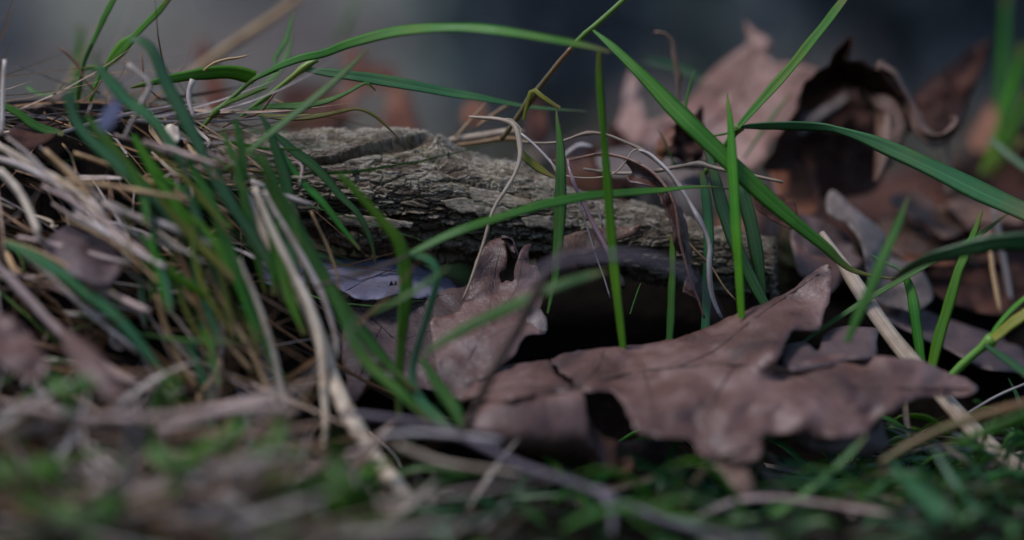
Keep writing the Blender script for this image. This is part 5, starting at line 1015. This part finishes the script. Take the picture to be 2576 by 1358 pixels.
for q in range(34):
    x0 = r9.uniform(-30, 560); y0 = r9.uniform(300, 700); ang = R(r9.normal(-36, 16)); ln = r9.uniform(170, 420)
    X, dc = x0, r9.uniform(63.0, 65.8) - (y0 - 300) * 0.006; w = r9.choice([6, 9, 13, 18]); b1 = r9.normal(0, 14)
    x1, y1 = x0 + math.cos(ang) * ln, y0 - math.sin(ang) * ln
    if x1 > 720 or (x1 > 600 and y1 < 560): continue
    pts = np.array([(x0, y0), (x0 + (x1 - x0) * .35 + b1, y0 + (y1 - y0) * .28), (x0 + (x1 - x0) * .7 + b1, y0 + (y1 - y0) * .66), (x1, y1)])
    o = stalk('dry_straw', pts, settle(pts, [dc + .5, dc, dc - 1.0]), [w * .6, w, w, w * .8], ['straw_pale', 'straw_grey', 'straw_pink', 'straw_tan', 'straw_grey'][int(r9.integers(5))], wob=0.2, n=18)
    tag(o, 'long bleached straw draped down the front of the mound', 'straw', 'bleached straws draped over the mound')
for q in range(36):
    x0 = r9.uniform(-60, 880); y0 = r9.uniform(980, 1370); ang = R(r9.normal(-22, 40)); ln = r9.uniform(140, 380)
    dc = 100 * 0.116 / math.tan(R(5) + math.atan((y0 - 679) * PX)) - r9.uniform(0.5, 1.8); w = r9.choice([9, 14, 22, 32]); b1 = r9.normal(0, 20)
    x1, y1 = x0 + math.cos(ang) * ln, y0 - math.sin(ang) * ln
    if max(x0, x1) > 1000 or min(y0, y1) < 1000: continue
    pts = np.array([(x0, y0), (x0 + (x1 - x0) * .35 + b1, y0 + (y1 - y0) * .28), (x0 + (x1 - x0) * .7 + b1, y0 + (y1 - y0) * .66), (x1, y1)])
    o = stalk('dry_straw', pts, [dc + .3, dc, dc - .6], [w * .7, w, w, w * .7], ['straw_pale', 'straw_grey', 'straw_pink', 'straw_tan', 'straw_brown'][int(r9.integers(5))], wob=0.2, n=18)
    tag(o, 'blurred straw lying in the near tangle along the bottom left', 'straw', 'blurred straws along the bottom left')

for q in range(30):
    x0 = r9.uniform(-60, 980); y0 = r9.uniform(1080, 1370); ang = R(r9.normal(-35, 35) if q % 3 else r9.normal(60, 20)); ln = r9.uniform(160, 420)
    dc = 100 * 0.116 / math.tan(R(5) + math.atan((y0 - 679) * PX)) - r9.uniform(1.5, 3.5); w = r9.choice([5, 8, 12, 20]); b1 = r9.normal(0, 22)
    x1, y1 = x0 + math.cos(ang) * ln, y0 - math.sin(ang) * ln
    if x1 > 1150 or y1 < 1010: continue
    pts = np.array([(x0, y0), (x0 + (x1 - x0) * .35 + b1, y0 + (y1 - y0) * .28), (x0 + (x1 - x0) * .7 + b1, y0 + (y1 - y0) * .66), (x1, y1)])
    o = ribbon('grass_shoot', pts, [dc + .3, dc, dc - .4], [w * .7, w, w, w * .3], ['grass_mid', 'grass_yellow', 'grass_bright', 'straw_buff', 'straw_tan'][int(r9.integers(5))], roll=r9.uniform(-40, 40), n=18)
    if o.data.materials[0].name.startswith('straw'): o.name = 'dry_straw'; tag(o, 'blurred', 'straw', 'blurred straws along the bottom left')
    else: tag(o, 'green', 'grass blade', 'green blurred blades along the bottom left')
# ------------------------------------------------------------------ small broad-leaved weeds, blurred in front at the lower left
def weed(label, x, y, d, leaves, seed):
    d = d - 1.6
    e = tag(empty('weed', W(float(x), float(y + 60), d / 100)), label, 'weed')
    stalk('stem', '%f,%f %f,%f %f,%f' % (x - 6, y + 70, x + 3, y + 35, x, y), [d, d], [8, 8, 7], 'grass_stem', e)
    for q, (ang, ln, wd) in enumerate(leaves):
        a = R(ang); n_ = (-math.sin(a), math.cos(a)); tdir = (math.cos(a), -math.sin(a)); o_ = []
        for s, wv in ((0, .05), (.2, .62), (.45, 1), (.7, .8), (.9, .35), (1, .02)): o_.append((x + tdir[0] * ln * s + n_[1] * wd * wv * -1 * .5 * -1 * 0 + math.sin(a) * wd * wv * .5, y + tdir[1] * ln * s + math.cos(a) * wd * wv * .5))
        for s, wv in ((.9, .35), (.7, .8), (.45, 1), (.2, .62)): o_.append((x + tdir[0] * ln * s - math.sin(a) * wd * wv * .5, y + tdir[1] * ln * s - math.cos(a) * wd * wv * .5))
        o_ = np.array(o_); tip = o_[5]
        cp = np.array([[x, y, d], [tip[0], tip[1], d + (0.9 if q % 2 else -0.7)], [o_[2][0], o_[2][1], d + .25], [o_[7][0], o_[7][1], d + 0.25]])
        leaf('leaf_blade', o_, cp, 'weed_green', veins=['%f,%f %f,%f %f,%f' % (x, y, (x + tip[0]) / 2, (y + tip[1]) / 2, tip[0], tip[1])], parent=e, part='leaf_blade', seed=seed + q, crinkle=0.06, step=10, edge=.8, vein_mat='grass_stem', vein_w=2.5)
weed('bright green weed with a broad leaf at the bottom, left of centre', 850, 1215, 58.2, [(95, 130, 56), (-40, 140, 90), (190, 140, 60), (-95, 110, 70)], 101)
weed('green weed leaf above the bent pinkish straw', 560, 1110, 59.5, [(40, 90, 44), (200, 80, 40), (-60, 60, 36)], 111)
weed('blurred green weed at the bottom left corner', 215, 1310, 57, [(30, 130, 60), (160, 120, 56), (-70, 70, 50)], 121)
weed('small pale green weed leaf left of the pinkish straw end', 170, 985, 59.5, [(25, 80, 44), (150, 60, 36), (-80, 50, 30)], 131)
weed('tiny green weed sprig right of the pinkish straw end', 430, 985, 60.5, [(60, 60, 30), (-60, 60, 30), (170, 50, 26)], 141)
weed('faint green weed in the lower left tangle', 440, 1180, 57.8, [(30, 90, 50), (140, 90, 46), (-90, 70, 44)], 151)
weed('green weed low under the pale horizontal straw', 690, 1120, 58.8, [(70, 90, 36), (200, 80, 40), (-20, 80, 40)], 161)
weed('dim weed in the extreme lower left corner', 60, 1200, 57, [(20, 110, 60), (160, 90, 50), (-70, 90, 56)], 171)

# ------------------------------------------------------------------ loose straws of the mound (individuals that nothing tells apart)
def seat(px, py):
    """the point of the ground seen at this place of the picture"""
    d = 0.50
    for _ in range(900):
        q = W(px, py, d)
        if q[2] <= float(hground(q[0], q[1])): return d
        d += 0.0012
    return 1.0
r5 = np.random.default_rng(5)
mats = ['straw_pale', 'straw_grey', 'straw_tan', 'straw_brown', 'straw_pink', 'straw_grey', 'straw_brown', 'straw_pink']
cnt = 0
while cnt < 80:
    x, y = r5.uniform(-40, 1000), r5.uniform(330, 1380)
    if x > 650 and y < 1050: continue
    if x > 520 and y < 560: continue
    d = seat(x, y)
    if d > 0.735 or d < 0.535: continue
    ang = R(r5.normal(-38, 28)) if y < 1000 else R(r5.normal(-25, 45))
    ln = r5.uniform(60, 210); dx, dy = math.cos(ang) * ln / 2, -math.sin(ang) * ln / 2
    bend = r5.normal(0, 14, 4); dc = d * 100 - r5.uniform(0.2, 1.6)
    pts = np.array([(x - dx, y - dy), (x - dx * .3 + bend[0], y - dy * .3 + bend[1]), (x + dx * .4 + bend[2], y + dy * .4 + bend[3]), (x + dx, y + dy)])
    w = r5.uniform(5, 13)
    if r5.random() < 0.45:
        o = ribbon('dry_straw', pts, [dc + .5, dc, dc - .5 + r5.normal(0, .4)], [w * .5, w * 1.3, w * 1.2, w * .4], mats[int(r5.integers(8))], roll=r5.uniform(-50, 50), fold=0.5, n=14)
    else:
        o = stalk('dry_straw', pts, [dc + .5, dc, dc - .5 + r5.normal(0, .4)], [w * .7, w, w, w * .5], mats[int(r5.integers(8))], wob=0.25, n=14)
    tag(o, 'dry straw lying loose in the tangled mound at left', 'straw', 'loose dry straws of the mound'); cnt += 1

# ------------------------------------------------------------------ uncountable stuff: thatch, low grass, far litter
def attr_mat(name, rough=0.6, spec=0.3, trans=0.15):
    m, nt = nodes_of(name); a = nt.nodes.new('ShaderNodeAttribute'); a.attribute_name = 'tint'
    tc = nt.nodes.new('ShaderNodeTexCoord'); n = noise_tex(nt, tc.outputs['Object'], 300, 3)
    r = ramp(nt, [(0.3, (0.65, 0.62, 0.6)), (0.65, (1.1, 1.1, 1.1))]); nt.links.new(n.outputs[0], r.inputs[0])
    finish(nt, mix(nt, 1.0, a.outputs['Color'], r.outputs[0], 'MULTIPLY'), rough, spec, n.outputs[0], 0.0003, 0.4, trans)
attr_mat('thatch'); attr_mat('low_grass', 0.45, 0.45, 0.3); attr_mat('litter', 0.6, 0.35, 0.1)
def strands(name, base, dirn, length, width, bend, tint, mat, label, nseg=6):
    """many bent blades in one mesh: V-section ribbons"""
    n = len(base); t = np.linspace(0, 1, nseg)
    C = base[:, None] + dirn[:, None] * (length[:, None] * t)[..., None] + bend[:, None] * ((length[:, None] * t ** 2))[..., None]
    T = np.gradient(C, axis=1); T /= np.linalg.norm(T, axis=2)[..., None] + 1e-12
    rnd = rng.normal(size=(n, 1, 3)); Sd = np.cross(T, np.broadcast_to(rnd, T.shape)); Sd /= np.linalg.norm(Sd, axis=2)[..., None] + 1e-12
    Nn = np.cross(Sd, T); w = width[:, None] * np.interp(t, [0, .3, .7, 1], [.6, 1, .75, .08])[None]
    V = np.stack((C - Sd * w[..., None], C + Nn * (w * .45)[..., None], C + Sd * w[..., None]), 2).reshape(-1, 3)
    b = np.arange(n)[:, None, None] * nseg * 3 + np.arange(nseg - 1)[None, :, None] * 3 + np.arange(2)[None, None]
    F = np.stack((b, b + 1, b + 4, b + 3), -1).reshape(-1, 4)
    o = mesh_obj(name, V, F, mat, org=(0, 0, 0))
    a = o.data.attributes.new('tint', 'FLOAT_COLOR', 'POINT'); cc = np.repeat(np.hstack((tint, np.ones((n, 1)))), nseg * 3, 0)
    a.data.foreach_set('color', cc.astype(np.float32).ravel())
    return tag(o, label, None, None, 'stuff')
def palette(cols, n, r, jit=0.2):
    c = np.array(cols)[r.integers(len(cols), size=n)]; return c * 0.85 * r.uniform(1 - jit * 1.6, 1 + jit, (n, 1))
def unit(v): return v / np.linalg.norm(v, axis=1)[:, None]
r6 = np.random.default_rng(6)
# thatch of dead grass over the mound
n = 3000
x = r6.uniform(-0.24, -0.005, n); y = r6.uniform(-0.16, 0.16, n)
keep = (hmound(x, y) > 0.003) & ((x < -0.075) | ((y < -0.06) & (x < -0.06))); x, y = x[keep], y[keep]; n = len(x)
base = np.stack((x, y, hground(x, y) + r6.uniform(-0.004, 0.006, n)), 1)
dirn = unit(np.stack((r6.normal(0.75, 0.45, n), r6.normal(-0.4, 0.45, n), r6.normal(-0.3, 0.3, n)), 1))
strands('dead_grass_thatch', base, dirn, r6.uniform(0.02, 0.07, n), r6.uniform(0.00025, 0.0007, n), r6.normal(0, 0.28, (n, 3)),
        palette([(0.30, 0.15, 0.06), (0.18, 0.09, 0.04), (0.42, 0.29, 0.20), (0.36, 0.20, 0.10), (0.08, 0.045, 0.025), (0.48, 0.40, 0.36), (0.06, 0.16, 0.02)], n, r6), 'thatch', 'brown thatch of dead grass covering the mound at left')
# tangle at the bottom left and along the front
n = 170
x = r6.uniform(-0.16, -0.035, n); y = r6.uniform(-0.155, -0.085, n)
base = np.stack((x, y, hground(x, y) + r6.uniform(-0.001, 0.007, n)), 1)
dirn = unit(np.stack((r6.normal(0.4, 0.9, n), r6.normal(-0.1, 0.6, n), r6.normal(0.1, 0.35, n)), 1))
strands('dry_grass_tangle', base, dirn, r6.uniform(0.015, 0.05, n), r6.uniform(0.0006, 0.0020, n), r6.normal(0, 0.3, (n, 3)),
        palette([(0.36, 0.26, 0.19), (0.26, 0.15, 0.09), (0.50, 0.42, 0.36), (0.09, 0.24, 0.015), (0.26, 0.19, 0.13), (0.50, 0.44, 0.40), (0.40, 0.30, 0.26)], n, r6), 'thatch', 'dry tangled grass along the bottom left')
# low green grass at the right and in front
n = 2600
x = r6.uniform(-0.055, 0.20, n); y = r6.uniform(-0.16, 0.01, n)
keep = ~((np.abs(x - 0.03) < 0.055) & (y > -0.06)) & ~((x < -0.01) & (y > -0.07)) & ((y > -0.085) | (r6.random(n) < 0.35)); x, y = x[keep], y[keep]; n = len(x)
base = np.stack((x, y, hground(x, y) - 0.001), 1)
dirn = unit(np.stack((r6.normal(0.25, 0.75, n), r6.normal(-0.1, 0.7, n), np.abs(r6.normal(0.28, 0.2, n))), 1))
ln = r6.uniform(0.014, 0.045, n) * np.where(y < -0.085, 0.55, 1)
bd = r6.normal(0, 0.25, (n, 3)); bd[:, 2] -= 0.35
strands('low_grass', base, dirn, ln, r6.uniform(0.0005, 0.0014, n), bd,
        palette([(0.02, 0.10, 0.016), (0.035, 0.14, 0.02), (0.028, 0.12, 0.04), (0.07, 0.18, 0.016), (0.016, 0.07, 0.014), (0.15, 0.11, 0.06), (0.32, 0.26, 0.21)], n, r6), 'low_grass', 'low dark green grass matted under the big leaf')
# grass among the litter behind
n = 2500
x = r6.uniform(-0.3, 0.55, n); y = r6.uniform(0.10, 1.1, n)
base = np.stack((x, y, hground(x, y) - 0.001), 1)
dirn = unit(np.stack((r6.normal(0, 0.5, n), r6.normal(0, 0.5, n), np.abs(r6.normal(0.8, 0.3, n))), 1))
strands('grass_behind', base, dirn, r6.uniform(0.015, 0.05, n), r6.uniform(0.0006, 0.0016, n), r6.normal(0, 0.3, (n, 3)),
        palette([(0.03, 0.10, 0.02), (0.05, 0.14, 0.02), (0.16, 0.11, 0.06), (0.10, 0.06, 0.035)], n, r6), 'low_grass', 'sparse blurred grass growing on the bank behind')
# fallen leaves on the wood floor
n = 5200
yy = 0.28 + 5.5 * r6.random(n) ** 1.7; xx = r6.uniform(-1, 1, n) * (0.25 + 0.33 * yy)
c = np.stack((xx, yy, hground(xx, yy) + 0.006), 1)
a = unit(np.stack((r6.normal(size=n), r6.normal(size=n), r6.normal(0, .35, n)), 1)); b = unit(np.cross(a, np.stack((r6.normal(0, .3, n), r6.normal(0, .3, n), np.ones(n)), 1))); u = np.cross(a, b); s = r6.uniform(0.018, 0.042, (n, 1))
V = np.stack((c - a * s, c - b * s * .6 + u * s * .25, c + a * s * .2 + b * s * .1, c + b * s * .6 + u * s * .3, c + a * s), 1).reshape(-1, 3)
k = np.arange(n)[:, None] * 5
F = np.vstack((k + np.array([0, 1, 2]), k + np.array([0, 2, 3]), k + np.array([1, 4, 2]), k + np.array([2, 4, 3])))
o = mesh_obj('leaf_litter', V, F, 'litter', org=(0, 0, 0), smooth=False)
t_ = palette([(0.14, 0.09, 0.075), (0.11, 0.055, 0.035), (0.15, 0.115, 0.105), (0.08, 0.05, 0.045), (0.14, 0.06, 0.035)], n, r6)
at_ = o.data.attributes.new('tint', 'FLOAT_COLOR', 'POINT'); at_.data.foreach_set('color', np.repeat(np.hstack((t_, np.ones((n, 1)))), 5, 0).astype(np.float32).ravel())
tag(o, 'blurred fallen leaves scattered over the wood floor behind', None, None, 'stuff')

# ------------------------------------------------------------------ labels of look-alikes: what each looks like, where it lies, its turn from the left
COLOUR = {'straw_pale': 'cream', 'straw_grey': 'grey', 'straw_tan': 'tan', 'straw_brown': 'brown', 'straw_pink': 'pinkish', 'straw_buff': 'buff', 'grass_mid': 'mid green', 'grass_teal': 'blue-green',
          'grass_dark': 'dark green', 'grass_bright': 'bright green', 'grass_yellow': 'yellow-green', 'leaf_red': 'russet', 'leaf_dark': 'dark brown', 'leaf_brown': 'brown', 'leaf_umber': 'dull purple-brown'}
ORD = ['leftmost', 'second from left', 'third from left', 'fourth from left', 'fifth from left', 'sixth from left', 'seventh from left', 'eighth from left', 'ninth from left', 'tenth from left', 'eleventh from left', 'twelfth from left', 'thirteenth from left', 'fourteenth from left']
def pick(v, lim, words):
    return words[int(np.searchsorted(lim, v))]
def zone(g, x, y):
    if g.startswith('heap'): return pick(x, [900, 1250, 1750, 2050, 2250, 2450], ['behind the left end of the branch', 'behind the branch crest', 'behind the brown grass stem', 'beside the pink leaf', 'below the arched leaf', 'right of the arched leaf', 'at the right edge'])
    if g.startswith('low green'): return pick(x, [1500, 1750, 2000, 2200, 2350, 2480], ['below the rolled leaf edge', 'below the dark leaf gap', 'below the hanging leaf lobe', 'below the leaf right half', 'under the purple-based stem', 'beside the thick tan straw', 'in the lower right corner']) + (' at bottom' if y > 1200 else '')
    v = pick(y, [420, 560, 700, 850, 980, 1100, 1220], ['on the mound top', 'on the upper mound face', 'on the middle mound face', 'by the dark gap', 'below the dark gap', 'above the lower pinkish stem', 'below the lower pinkish stem', 'along the bottom edge'])
    return v + ' ' + pick(x, [150, 320, 480, 640, 820], ['at the left edge', 'near the left edge', 'left of the clump', 'in the clump', 'by the straw bundle', 'right of the straw bundle'])
bins = {}
for o in list(scene.objects):
    g = o.get('group', '')
    if o.parent is None and o.type == 'MESH' and g.split(' ')[0] in ('heap', 'green', 'bleached', 'low', 'loose', 'blurred'):
        co = np.zeros(len(o.data.vertices) * 3); o.data.vertices.foreach_get('co', co); c3 = co.reshape(-1, 3).mean(0) + np.array(o.location) - CAM
        dd = c3 @ FWD; x = 1288 + (c3 @ RIGHT) / dd / PX; y = 679 - (c3 @ UP) / dd / PX
        kind = {'heap': 'curled leaf', 'green': 'grass blade', 'bleached': 'draped straw', 'low': 'low grass blade', 'loose': 'loose straw', 'blurred': 'blurred straw'}[g.split(' ')[0]]
        bins.setdefault(COLOUR[o.data.materials[0].name] + ' ' + kind + ' ' + zone(g, x, y), []).append((x, o))
for lab, lst in bins.items():
    lst.sort(key=lambda t: t[0])
    for k, (x, o) in enumerate(lst):
        o['label'] = lab if len(lst) == 1 else lab + ', ' + ORD[min(k, 13)]
